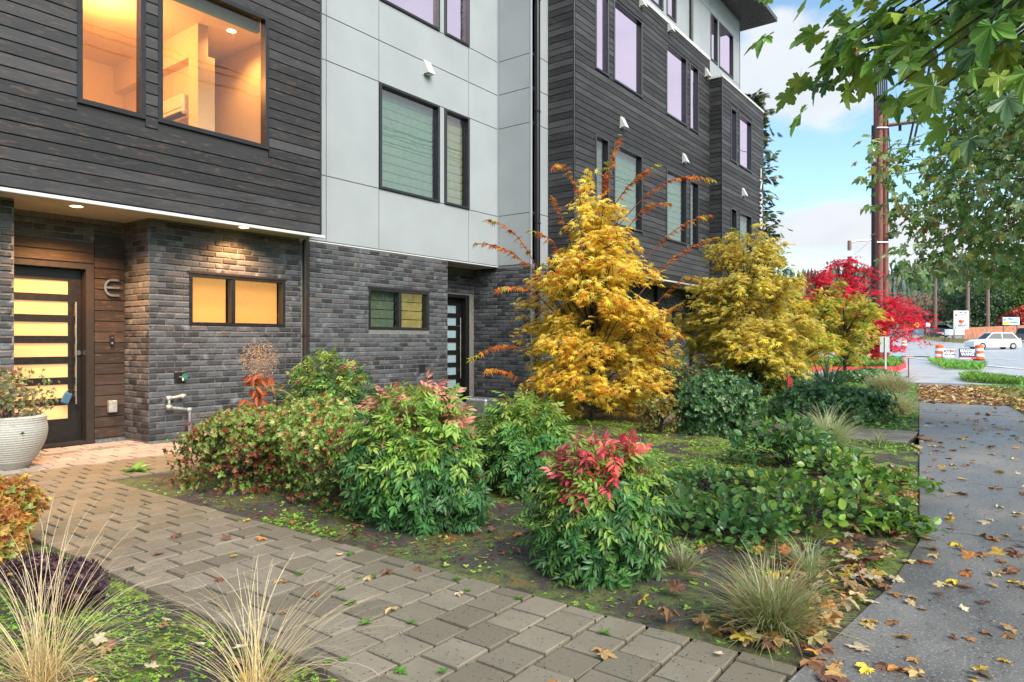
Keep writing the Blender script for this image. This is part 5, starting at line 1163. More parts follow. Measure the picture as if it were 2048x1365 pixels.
        wm.build('twigs', 'bark_red', t, kind='stuff'); P = np.concatenate([P, WP]); D = np.concatenate([D, WD]); N = np.concatenate([N, WN]); C = np.concatenate([C, np.array(WC) * (1 + r_.normal(0, .12, (len(WC), 1)))])
    foliage(t, STAR, P, D, N, size * r_.uniform(.8, 1.3, len(P)) * np.where(np.arange(len(P)) < m * nl, 1., 1.15), np.clip(C, 0, 1), 'leaf_thin', singles, 'leaf', 'foliage', (x, y, 0)); return t
YEL = [(.97, .75, .12), (.96, .67, .08), (.98, .84, .22), (.86, .74, .14), (.92, .55, .07)]; WC4 = [(.72, .22, .04), (.74, .32, .05), (.50, .10, .04), (.45, .48, .06)]
TX, TY = at_d(1185, 700, 10.8)[:2]
def prof1(z): return np.interp(z, [.15, .5, 1.0, 1.5, 2.1, 2.6, 3.1, 3.5, 3.9], [.70, 1.08, 1.20, 1.16, 1.06, .90, .66, .42, .14])
def W(x0, y0, x1, y1, d0=10.8, d1=10.8, bow=.12): return (at_d(x0, y0, d0), at_d(x1, y1, d1), bow)
ws1 = [W(1190, 470, 1242, 275, d1=10.6), W(1180, 480, 1105, 355, d1=10.2, bow=.5), W(1200, 460, 1312, 340, d1=10.2, bow=.2), W(1215, 480, 1425, 378, d1=10.4, bow=.45), W(1110, 600, 950, 500, d1=10.0, bow=.30), W(1100, 590, 975, 455, d1=10.3, bow=.35), W(1080, 720, 945, 728, d1=10.0, bow=.25), W(1060, 780, 975, 745, d1=9.8, bow=.12),
    W(1260, 560, 1420, 440, d1=10.8, bow=.25), W(1270, 600, 1430, 485, d1=11, bow=.22), W(1290, 640, 1400, 560, d1=10.4, bow=.2), W(1280, 720, 1362, 615, d1=10.2, bow=.2), W(1150, 560, 1060, 470, d1=10.3, bow=.22), W(1150, 520, 1105, 400, d1=10.9, bow=.1), W(1230, 500, 1340, 420, d1=10.5, bow=.3), W(1120, 640, 1000, 590, d1=10.1, bow=.25), W(1190, 480, 1215, 330, d1=10.9, bow=.05), W(1290, 700, 1385, 690, d1=10.3, bow=.2)]
jmaple('japanese_maple', 'golden yellow Japanese maple with long orange tipped wisps in front of the grey house', TX, TY, prof1, .15, 3.95, 1800, 9, .098, YEL, [4, 3, 3, 1, 1], ws1, WC4, singles=290, pads=150, padr=.36, seed=100, tipcol=[(.70, .26, .04), (.72, .40, .06)], sy=.9)
TX2, TY2 = at_d(1487, 700, 16.5)[:2]
def prof2(z): return np.interp(z, [.2, .6, 1.2, 1.8, 2.4, 2.9, 3.3, 3.7, 4.0], [.75, 1.2, 1.42, 1.5, 1.48, 1.36, 1.15, .85, .35])
ws2 = [W(1450, 560, 1420, 505, 16.5, 16.3, .2), W(1470, 560, 1470, 460, 16.5, 16.3, .1), W(1500, 550, 1560, 480, 16.5, 16.3, .2), W(1440, 620, 1370, 560, 16.5, 16.0, .25), W(1550, 640, 1625, 640, 16.5, 16, .2)]
jmaple('japanese_maple', 'broad yellow Japanese maple with dark forked trunk in front of the far house', TX2, TY2, prof2, .2, 4.0, 1500, 9, .125, [(.98, .83, .16), (.96, .77, .12), (.98, .90, .26), (.86, .82, .18), (.94, .68, .10)], [4, 3, 3, 2, 1.2], ws2, [(.62, .50, .08), (.72, .40, .06), (.42, .48, .08), (.40, .50, .08)], singles=120, pads=90, padr=.52, seed=120, tr=.06, sy=.8)
TX3, TY3 = at_d(1688, 700, 24)[:2]
jmaple('japanese_maple', 'small green and amber maple between the yellow and the red ones', TX3, TY3, lambda z: np.interp(z, [.5, 1.2, 2, 2.8, 3.3], [.5, 1.1, 1.3, 1.0, .2]), .4, 3.3, 600, 9, .12, [(.66, .52, .08), (.40, .50, .08), (.80, .46, .07), (.24, .38, .08)], [3, 3, 2, 2], singles=40, pads=40, padr=.45, seed=140, tr=.06)
TX5, TY5 = at_d(1600, 700, 21)[:2]
jmaple('japanese_maple', 'orange and green maple tucked behind the broad yellow maple', TX5, TY5, lambda z: np.interp(z, [.5, 1.2, 2, 2.5, 3.0], [.6, 1.3, 1.4, 1.0, .2]), .3, 3.0, 600, 9, .12, [(.76, .54, .08), (.34, .46, .08), (.82, .50, .07), (.52, .56, .09)], [3, 2, 2, 2], singles=20, pads=45, padr=.45, seed=150, tr=.06)
TX4, TY4 = at_d(1690, 700, 30)[:2]
jmaple('japanese_maple', 'crimson red Japanese maple in front of the utility poles', TX4, TY4, lambda z: np.interp(z, [.8, 1.6, 2.4, 3.4, 4.3, 4.9], [1.6, 2.8, 3.0, 2.7, 1.9, .4]), .9, 4.9, 1000, 10, .15, [(.88, .035, .085), (.72, .02, .06), (.96, .07, .15), (.52, .02, .05)], [4, 2, 2, 1], singles=60, pads=110, padr=.85, seed=160, tr=.1, sy=.7)
# the two street maples on the right
G5 = [(.18, .33, .06), (.27, .45, .08), (.36, .52, .10), (.14, .27, .11), (.80, .52, .05), (.34, .42, .06), (.50, .26, .10)]
def street_maple(label, tx, ty, branches, size, n_per, singles, seed, tms, cols, w_, crown=None, tr=.14, h=7., leafmat='leaf_gloss'):
    r_ = np.random.default_rng(seed); t = thing('street_maple', label, 'tree', (tx, ty, 0), 0); o = np.array([tx, ty, 0.])
    mb = MB(); mb.tube([(0, 0, -.1), (.03, 0, 1.2), (0, .04, 2.6), (.05, 0, h * .6), (0, 0, h * .9)], [tr * 1.15, tr, tr * .85, tr * .5, tr * .15], 12); mb.build('trunk', 'bark', t, smooth=True)
    P, D, N = [], [], []; mb = MB()
    for (end, zs_, reach) in branches:
        e = np.array(end, float); s_ = np.array([tx, ty, zs_]); pts = [s_ + (e - s_) * f + np.array([0, 0, .25 * math.sin(f * math.pi)]) for f in np.linspace(0, 1, 9)]; MB().tube([p_ - o for p_ in pts], [(.026 - .022 * i / 8) * (1 if size > .1 else .45) for i in range(9)], 6).build('branch', 'bark', t, smooth=True); LL = np.linalg.norm(e - s_)
        for j in range(n_per):
            f = 1 - reach * random.random() ** 1.3; i = min(7, int(f * 8)); p_ = pts[i] + (pts[i + 1] - pts[i]) * (f * 8 - i); off = r_.normal(0, 1, 3) * np.array([.17, .17, .10]) * (size / .11); q_ = p_ + off; P.append(q_); d_ = off / (np.linalg.norm(off) + 1e-6) * .7 + np.array([0, 0, -.55]) + (e - s_) / LL * .3 + r_.normal(0, .3, 3); D.append(d_); N.append(np.array([0, 0, 1.]) + r_.normal(0, .45, 3))
    if crown is not None:
        c, rad, n = crown; u = r_.normal(0, 1, (n, 3)); u /= np.linalg.norm(u, axis=1, keepdims=True); q = bumps(u, seed + 5, 30, .42) * np.where(r_.random(n) < .35, r_.uniform(.45, .85, n), r_.uniform(.82, 1.05, n)); Q = np.array(c) + u * q[:, None] * np.array(rad)
        for i in range(n):
            if np.linalg.norm(Q[i] - [0, 0, H]) > 2.4: P.append(Q[i]); D.append(u[i] * .6 + np.array([0, 0, -.7]) + r_.normal(0, .35, 3)); N.append(np.array([0, 0, 1.]) + u[i] * .3 + r_.normal(0, .4, 3))
        for i in r_.choice(n, 45): limb(mb, (0, 0, h * r_.uniform(.35, .75)), Q[i] * .9 + np.array(c) * .1 - o, .018, .004, .2, 5, 6)
    mb.build('branches', 'bark', t, smooth=True, kind='stuff') if mb.v else None; P = np.array(P); foliage(t, tms, P, np.array(D), np.array(N), size * r_.uniform(.65, 1.15, len(P)), pick(cols, len(P), w_), leafmat, singles, 'leaf', 'foliage', (tx, ty, 0)); return t
nb = []
for (x, y, d) in ((1642, 112, 3.7), (1665, 130, 3.5), (1700, 105, 3.5), (1725, 160, 3.3), (1758, 125, 3.3), (1765, 75, 3.4), (1690, 150, 3.4), (1735, 95, 3.3), (1790, 185, 2.9), (1840, 130, 2.9), (1880, 190, 2.75), (1935, 205, 2.8), (1990, 190, 2.9), (2040, 200, 3.0), (2090, 210, 3.1), (1770, 40, 3.4), (1860, 60, 3.1), (1930, 90, 3.0), (2000, 110, 3.1), (2050, 60, 3.1), (1810, -20, 3.4), (1900, -10, 3.3), (2000, 10, 3.2), (2100, 60, 3.2)):
    nb.append((at_d(x, y - 12, d), 3.3, .42))
street_maple('overhanging street maple with big dark green leaves, nearest branch at the top right', 2.3, 3.6, nb, .122, 28, 300, 200, BM, G5, [4, 4, 3, 3, .7, 1, .4], crown=((2.9, 4.4, 5.6), (1.7, 1.9, 1.3), 700), h=6.5)
nb = []
for (x, y, d) in ((1742, 330, 8.6), (1760, 365, 8.4), (1735, 400, 8.8), (1775, 440, 8.3), (1765, 470, 8.6), (1785, 500, 8.4), (1800, 560, 8.2), (1815, 590, 8.0), (1850, 590, 8.2), (1900, 600, 8.0), (1960, 590, 8.2), (2020, 600, 8.0), (1830, 250, 8.6), (1900, 220, 8.6), (1960, 210, 8.4), (1870, 540, 8.4), (1930, 560, 8.2), (2000, 560, 8.2)):
    nb.append((at_d(x, y - 38, d), 3.0, .18))
street_maple('second street maple with dense small leaved crown hanging over the sidewalk', 1.05, 11.2, nb, .095, 34, 250, 230, BMS, [(.20, .32, .10), (.28, .42, .15), (.40, .50, .24), (.50, .56, .18), (.66, .54, .13), (.52, .28, .11)], [4, 4, 3, 1.5, .8, .8], crown=((.85, 11.05, 3.9), (1.9, 2.1, 1.70), 10500), h=6.2)
0 and street_maple('street maple farther up the verge, hidden behind the nearer crowns', 5.2, 7.5, [(np.array([3.6, 8.5, 3.]), 2.6, .4)], .12, 10, 0, 260, BMS, G5, None, crown=((5.2, 7.5, 5.0), (2.2, 2.4, 2.4), 2500), h=7)
# conifer beside the far house and dark tree behind
def conifer(label, x, y, h, r, n, cols, seed, size=.35, z0=1.5):
    r_ = np.random.default_rng(seed); t = thing('conifer', label, 'tree', (x, y, float(gz(x, y)))); MB().tube([(0, 0, -.2), (0, 0, h * .98)], [h * .018, .03], 8).build('trunk', 'bark', t)
    P, D, N = [], [], []; zz_ = z0; mb = MB()
    while zz_ < h:
        rr_ = r * (1 - (zz_ / h) ** 1.1) * r_.uniform(.8, 1.15) + .15; k = r_.integers(5, 8); a0 = r_.uniform(0, 6.28)
        for j in range(k):
            a = a0 + 2 * math.pi * j / k + r_.normal(0, .2); L = rr_ * r_.uniform(.7, 1.1); e = np.array([math.cos(a) * L, math.sin(a) * L, zz_ - L * .12]); mb.tube([(0, 0, zz_), e * np.array([.6, .6, 1]) + [0, 0, .05], e], [.03, .02, .008], 4)
            for q in range(n):
                f = r_.uniform(.25, 1.05); P.append(np.array([e[0] * f, e[1] * f, zz_ + (e[2] - zz_) * f]) + r_.normal(0, size * .35, 3) * [1, 1, .5]); D.append(np.array([math.cos(a), math.sin(a), -.35]) + r_.normal(0, .5, 3)); N.append(np.array([0, 0, 1]) + r_.normal(0, .4, 3))
        zz_ += h * .034 * r_.uniform(.8, 1.2)
    mb.build('branches', 'bark', t, kind='stuff'); P = np.array(P); foliage(t, [merge([xf(leaf4(.12), (0, .1 * k, 0), (s_ * .8, .6, -.1), (0, 0, 1), .7 - .08 * k) for k in range(5) for s_ in (-1, 1)])], P, D, N, size * r_.uniform(.7, 1.2, len(P)), pick(cols, len(P)), 'leaf', 0, 'needles', 'needles'); return t
CF = [(.07, .11, .05), (.10, .14, .06), (.13, .12, .06)]
p = at_d(1512, 600, 31); conifer('sparse evergreen showing past the corner of the far house', p[0], p[1], 12.6, 1.55, 5, CF, 301, .55)
# ================================================================== STREET AND BACKGROUND
def hit(x, y):
    """where the ray of photograph pixel (x, y) meets the terrain"""
    t = 3.
    for i in range(4000):
        p_ = at_d(x, y, t)
        if p_[2] <= float(gz(p_[0], p_[1])): return p_
        t *= 1.0022
    return at_d(x, y, 200)
def ground_at(x, d): p_ = at_d(x, 682.5, d); return np.array([p_[0], p_[1], float(gz(p_[0], p_[1]))])
simple('orange_plastic', (.95, .13, .02), .35, nz=.05); simple('white_plastic', (.85, .85, .84), .4, nz=.04); simple('rubber', (.02, .02, .02), .8)
simple('red_paint', (.72, .05, .05), .55, nz=.15, nscale=8); simple('wood_pole', (.20, .13, .10), .8, nz=.3); simple('red_pole', (.20, .065, .048), .6, nz=.22, nscale=4); simple('cable', (.03, .03, .035), .6)
simple('navy', (.015, .03, .09), .5); simple('sign_red', (.55, .05, .06), .5); simple('sign_white', (.82, .83, .85), .5, nz=.02); simple('ink', (.02, .02, .03), .5); simple('sign_teal', (.02, .36, .28), .5); simple('sign_yellow', (.80, .52, .04), .5); simple('sign_blue', (.50, .72, .85), .5)
simple('fence_wood', (.42, .17, .10), .8, nz=.25, nscale=3); simple('beige_wall', (.42, .42, .36), .85, nz=.05); simple('car_white', (.80, .80, .78), .25, spec=.6, nz=.01); simple('car_dark', (.03, .032, .04), .22, spec=.6, nz=.01); simple('car_glass', (.02, .03, .035), .15, spec=.3, nz=.01); simple('tail_light', (.70, .02, .03), .3); simple('car_blue', (.05, .12, .35), .3)
# kerbed island with red kerb
ia = [on_z(1560, 741.5)[:2], on_z(1790, 741.5)[:2], on_z(1806, 735)[:2], on_z(1802, 722.5)[:2], on_z(1560, 722.5)[:2]]
isl = MB().prism([tuple(p_) for p_ in ia], -.1, .13).build('island', 'verge_soil', None, kind='structure')
mb = MB()
for a, b in ((ia[0], ia[1]), (ia[1], ia[2]), (ia[2], ia[3])):
    u = (b - a) / np.linalg.norm(b - a); nn = np.array([u[1], -u[0]]) * .14; mb.prism([tuple(a + nn), tuple(b + nn), tuple(b), tuple(a)], -.1, .17)
mb.build('kerb', 'red_paint', isl)
def grass_area(pts, n, L, cols, z=.0, name='grass'):
    pts = np.array(pts); lo_, hi_ = pts.min(0), pts.max(0); x = rng.uniform(lo_[0], hi_[0], n * 3); y = rng.uniform(lo_[1], hi_[1], n * 3); k = np.zeros(len(x), bool); m = len(pts)
    for i in range(m):
        (x1, y1), (x2, y2) = pts[i], pts[(i + 1) % m]; c_ = ((y1 > y) != (y2 > y)); xx = (x2 - x1) * (y - y1) / ((y2 - y1) if y2 != y1 else 1e-9) + x1; k ^= c_ & (x < xx)
    x, y = x[k][:n], y[k][:n]; m = len(x); a = rng.uniform(0, 6.28, m); P = np.stack([x, y, gz(x, y) + z], 1)
    return foliage(None, [lance(.10, .01, .3)], P, np.stack([np.cos(a) * .6, np.sin(a) * .6, np.ones(m)], 1), np.stack([-np.cos(a), -np.sin(a), .4 + 0 * a], 1), L * rng.uniform(.6, 1.2, m), pick(cols, m), 'leaf', 0, name, name)
BG_ = [(.20, .46, .06), (.30, .56, .08), (.14, .32, .05)]
grass_area(ia, 3500, .30, BG_, .12)
g1 = [on_z(x, y)[:2] for x, y in ((1858, 724), (1968, 734), (1966, 741), (1890, 739))]; g2 = [on_z(x, y)[:2] for x, y in ((1922, 757), (1940, 751), (2046, 765), (2048, 772), (1930, 764))]
grass_area(g1, 1500, .40, BG_); grass_area(g2, 1800, .28, BG_)
# road markings
simple('road_paint', (.75, .75, .74), .6, nz=.15, nscale=2)
def stripe(x0, y0, x1, y1, w_):
    a, b = hit(x0, y0), hit(x1, y1); n = 24; u = (b - a)[:2]; u /= np.linalg.norm(u); nn = np.array([-u[1], u[0]]) * w_ / 2; mb = MB(); L_ = []
    for i in range(n + 1): p_ = a + (b - a) * i / n; L_.append(p_[:2])
    for i in range(n):
        q_ = [L_[i] - nn, L_[i + 1] - nn, L_[i + 1] + nn, L_[i] + nn]; mb.poly([(c_[0], c_[1], float(gz(c_[0], c_[1])) + .012) for c_ in q_])
    return mb.build('lane_line', 'road_paint', None, kind='structure')
for s_ in ((1778, 690, 2048, 708, .14), (1778, 699, 2048, 722, .16), (1778, 678, 2000, 691, .12), (1778, 711, 2048, 739, .3)): stripe(*s_)
# barrels
def barrel(label, x, d):
    g = ground_at(x, d); t = thing('traffic_barrel', label, 'barrel', tuple(g), 0, 'orange and white traffic barrels'); MB().lathe([(.33, 0), (.33, .06), (.29, .08)], (0, 0, 0), 20).build('base', 'rubber', t)
    z = .08; r_ = .285
    for k in range(5):
        h_ = .175; MB().lathe([(r_, z), (r_ + .004, z + .01), (r_ - .006, z + h_)], (0, 0, 0), 20).build('band', 'white_plastic' if k % 2 else 'orange_plastic', t, smooth=False); z += h_; r_ -= .014
    MB().lathe([(r_ + .006, z), (r_ - .02, z + .03), (0, z + .035)], (0, 0, 0), 20).build('lid', 'orange_plastic', t); MB().tube([(-.08, 0, z + .03), (-.07, 0, z + .10), (.07, 0, z + .10), (.08, 0, z + .03)], .018, 8).build('handle', 'orange_plastic', t)
barrel('orange and white traffic barrel left of the vote sign', 1879, 44); barrel('orange and white traffic barrel right of the navy name sign', 1958, 44); barrel('orange and white traffic barrel farthest, alone on the road by the red poles', 1808, 80)
def text(s_, size, mat, par, x, z, y=-.02, bold=.0, align='CENTER', ext=.004, sx=1.):
    c_ = bpy.data.curves.new('lettering', 'FONT'); c_.body = s_; c_.size = size; c_.align_x = align; c_.align_y = 'CENTER'; c_.extrude = ext; c_.offset = bold; c_.resolution_u = 2; c_.materials.append(MAT[mat])
    tmp_ = bpy.data.objects.new('lettering', c_); me_ = bpy.data.meshes.new_from_object(tmp_); bpy.data.objects.remove(tmp_)
    if not me_.materials: me_.materials.append(MAT[mat])
    o_ = bpy.data.objects.new('lettering', me_); COL.objects.link(o_); o_.parent = par; o_.location = (x, y, z); o_.rotation_euler = (R(90), 0, 0); o_.scale = (sx, 1, 1); return o_
def yard_sign(name, label, x, d, w_, h_, z0, mat, cat='sign', rz=TH):
    g = ground_at(x, d); t = thing(name, label, cat, tuple(g), rz); MB().box(-w_ / 2, w_ / 2, -.006, .006, z0, z0 + h_).build('board', mat, t); mb = MB()
    for q_ in (-w_ * .3, w_ * .3): mb.tube([(q_, .012, -.02), (q_, .012, z0 + h_ * .8)], .006, 5)
    mb.build('legs', 'grey_metal', t, kind='stuff'); return t
t = yard_sign('yard_sign', 'white campaign sign reading VOTE NO in black and red', 1899, 43.6, .84, .52, .22, 'sign_white'); text('VOTE', .27, 'ink', t, -.14, .60, bold=.006, sx=.72); text('NO', .27, 'sign_red', t, .25, .60, bold=.006, sx=.8); text('I-661 & I-636', .14, 'ink', t, 0, .40, bold=.003); MB().box(-.38, .38, -.012, -.006, .27, .295).build('rule', 'ink', t)
t = yard_sign('yard_sign', 'navy campaign sign reading MAGGIE WANG over a red band', 1935, 43.4, 1.10, .66, .10, 'navy'); text('MAGGIE', .27, 'sign_white', t, 0, .62, bold=.008, sx=.95); text('WANG', .27, 'sign_white', t, 0, .40, bold=.008, sx=.95)
MB().box(-.54, .54, -.012, -.0065, .11, .23).build('band', 'sign_red', t); MB().box(-.50, .22, -.016, -.0125, .14, .18).build('rule', 'sign_white', t)
# poles
def pole_line(mb, x, d, z1, r0, r1, z0=0.): g = ground_at(x, d); mb.tube([(g[0], g[1], g[2] + z0 - .3), (g[0], g[1], z1)], [r0, r1], 14); return g
g = ground_at(1765, 40); t = thing('utility_pole', 'tall twin red brown utility poles strapped together behind the red maple', 'utility pole', (g[0], g[1], 0)); o3 = np.array([g[0], g[1], 0.])
def rel(x, y, d): return at_d(x, y, d) - o3
for (x, d, z1, r_) in ((1759.5, 40, 15.4, .165), (1770.5, 40.2, 15.2, .165)):
    b = rel(x, 682.5, d); b[2] = -.2; e = b.copy(); e[2] = z1; MB().tube([b, e], [r_ * 1.1, r_], 16).build('pole', 'red_pole', t)
for (x, z1, m_) in ((1751, 20.6, 'red_pole'), (1746.5, 14.0, 'cable')):
    b = rel(x, 682.5, 40.6); b[2] = 0; e = b.copy(); e[2] = z1; MB().tube([b, e], [.12, .10], 12).build('pole', m_, t)
for y in (485, 256, 205): MB().tube([rel(1754, y, 39.8), rel(1776, y, 39.8)], .05, 8).build('strap', 'grey_metal', t)
b = rel(1776, 251, 40); e = rel(1912, 233, 38.5); MB().tube([b, e], .11, 4).build('crossarm', 'wood_pole', t); MB().tube([rel(1800, 249, 39.9), rel(1800, 262, 39.9)], .08, 8).build('insulator', 'rubber', t)
MB().tube([rel(1706, 75, 40), rel(1706, 152, 40)], .17, 4).build('switch_post', 'red_paint', t); MB().tube([rel(1707, 100, 40), rel(1722, 98, 40)], .10, 6).build('switch_box', 'red_paint', t); MB().tube([rel(1722, 112, 40), rel(1750, 150, 40.3)], .07, 6).build('brace', 'wood_pole', t); MB().tube([rel(1712, 75, 40), rel(1752, 60, 40.3)], .06, 6).build('brace', 'wood_pole', t)
for k in range(6): MB().tube([rel(1707 + k * 2.2, 100, 40), rel(1706 + k * 2.4, 165, 40), rel(1711 + k, 182, 40), rel(1716 + k, 160, 40), rel(1716 + k * 1.2, 110, 40)], .028, 5).build('hanging_cable', 'cable', t)
for k in range(6): MB().tube([rel(1754 + k * 4, 215, 39.7), rel(1753 + k * 4, 150, 39.7), rel(1750 + k * 2, 40, 40.2)], .045, 5).build('riser_cable', 'cable', t)
MB().lathe([(0, 0), (.22, 0), (.24, .1), (.24, .75), (.2, .85), (0, .9)], tuple(rel(1744, 326, 39.6)), 16).build('transformer', 'grey_metal', t, smooth=True)
MB().lathe([(0, 0), (.14, .04), (.17, .14), (.12, .28), (0, .3)], tuple(rel(1782, 479, 39.8)), 12).build('bulb_housing', 'rubber', t)
MB().tube([rel(1776, 240, 40), rel(1780, 300, 40), rel(1776, 400, 40), rel(1781, 470, 40)], .03, 5).build('riser_cable', 'cable', t)
def wire(label, a, b, sag, r_=.02):
    a, b = np.array(a), np.array(b); mb = MB(); pts = []
    for i in range(15): f = i / 14; p_ = a + (b - a) * f; p_[2] -= sag * 4 * f * (1 - f); pts.append(p_)
    mb.tube(pts, r_, 5); o_ = mb.build('overhead_wire', 'cable', None); tag(o_, label, 'wire')
wire('thick black overhead cable slanting up right of the poles, left one of two', at_d(1815, 300, 40), at_d(1850, 130, 34), .1, .06); wire('thick black overhead cable slanting up right of the poles, right one of two', at_d(1826, 290, 40), at_d(1860, 130, 34), .1, .06)
wire('thin overhead wire leaving the red poles toward the right at the crossarm', at_d(1776, 300, 40), at_d(2300, 60, 30), 1., .02)
g = ground_at(1699, 60); t = thing('utility_pole', 'grey utility pole with a long level arm left of the red poles', 'utility pole', (g[0], g[1], 0)); o3 = np.array([g[0], g[1], 0.])
MB().tube([(0, 0, 0), rel(1699, 482, 60)], [.2, .16], 10).build('pole', 'wood_pole', t); MB().tube([rel(1699, 484, 60), rel(1752, 480, 60)], .08, 6).build('arm', 'grey_metal', t); MB().tube([rel(1703, 515, 60), rel(1738, 484, 60)], .03, 5).build('brace', 'grey_metal', t); MB().box(*[v for k in range(3) for v in (rel(1699, 508, 60)[k] - .25, rel(1699, 508, 60)[k] + .25)]).build('meter_box', 'white_plastic', t)
for (x, d, ytop, lab) in ((1871, 120, 596, 'bare dark utility pole in front of the beige building'), (1936, 105, 600, 'dark utility pole right behind the fruit sign'), (1976, 110, 590, 'grey utility pole between the dark trees and the fall sign')):
    g = ground_at(x, d); p_ = at_d(x, ytop - 60, d); o_ = MB().tube([(g[0], g[1], g[2] - .2), (p_[0], p_[1], p_[2])], [.28, .2], 10).build('utility_pole', 'wood_pole', None); tag(o_, lab, 'utility pole')
for k_, (x_, z_) in enumerate(((6.0, 11.0), (6.8, 11.1), (7.6, 11.0))):
    wire('%s street wire of three strung above the verge beside the sidewalk' % ('innermost', 'middle', 'outermost')[k_], (x_, -30, z_), (x_ - 1, 45, z_ + .4), .8, .022)
# small posts and markers
g = ground_at(1770, 26); t = thing('road_sign', 'back of a grey metal road sign on a post by the red kerb', 'sign', tuple(g), TH); MB().bbox(-.20, .17, -.012, 0, .82, 1.42, .004).build('plate', 'grey_metal', t); MB().box(-.03, .03, -.05, -.013, -.05, 1.40).build('post', 'galvanised', t)
g = ground_at(1817, 23.5); t = thing('marker_stake', 'thin rusty stake at the edge of the driveway', 'stake', tuple(g)); MB().tube([(0, 0, -.1), (0, 0, .66)], .02, 6).build('stake', 'bark_red', t)
g = ground_at(1577, 13.0); t = thing('flag_stake', 'stake with red flagging tape among the green shrubs', 'stake', tuple(g), TH); MB().box(-.02, .02, -.01, .01, -.1, .62).build('stake', 'fence_wood', t); mb = MB(); mb.poly([(-.03, -.02, .58), (.05, -.03, .56), (.09, -.02, .36), (.04, -.05, .20), (-.02, -.03, .25)]); mb.poly([(-.02, .0, .25), (.04, -.01, .20), (.09, .02, .36), (.05, .01, .56), (-.03, .02, .58)]); mb.build('flag', 'red_paint', t)
g = ground_at(1390, 14.5); o_ = MB().tube([(g[0], g[1], -.1), (g[0], g[1], .56)], .045, 10).build('marker_post', 'orange_plastic', None); tag(o_, 'short orange marker post near the blue plant pot', 'post')
g = ground_at(1808, 52); t = thing('barrier_board', 'long low barrier board in teal orange and black lying on the road', 'barrier', tuple(g), TH); xx = -1.3
for k, (l_, m_) in enumerate(((.5, 'rubber'), (.55, 'sign_teal'), (.35, 'rubber'), (.6, 'orange_plastic'), (1.2, 'rubber'))): MB().bbox(xx, xx + l_ - .01, -.12, .12, 0, .12 - .015 * k, .02).build('segment', m_, t); xx += l_
# planks of the raised box in the bed
c = gp(1000, 985); pl = MB().bbox(c[0] - .02, c[0] + .9, c[1] + .42, c[1] + .46, -.04, .10, .006).build('garden_board', 'fence_wood', None); tag(pl, 'low weathered timber edging board half hidden between the nandinas', 'board')
c = gp(960, 832); ub = MB().bbox(c[0] - .2, c[0] + .25, c[1] - .15, c[1] + .2, -.03, .30, .03).build('utility_box', 'grey_metal', None); tag(ub, 'low grey utility box behind the largest nandina', 'box')
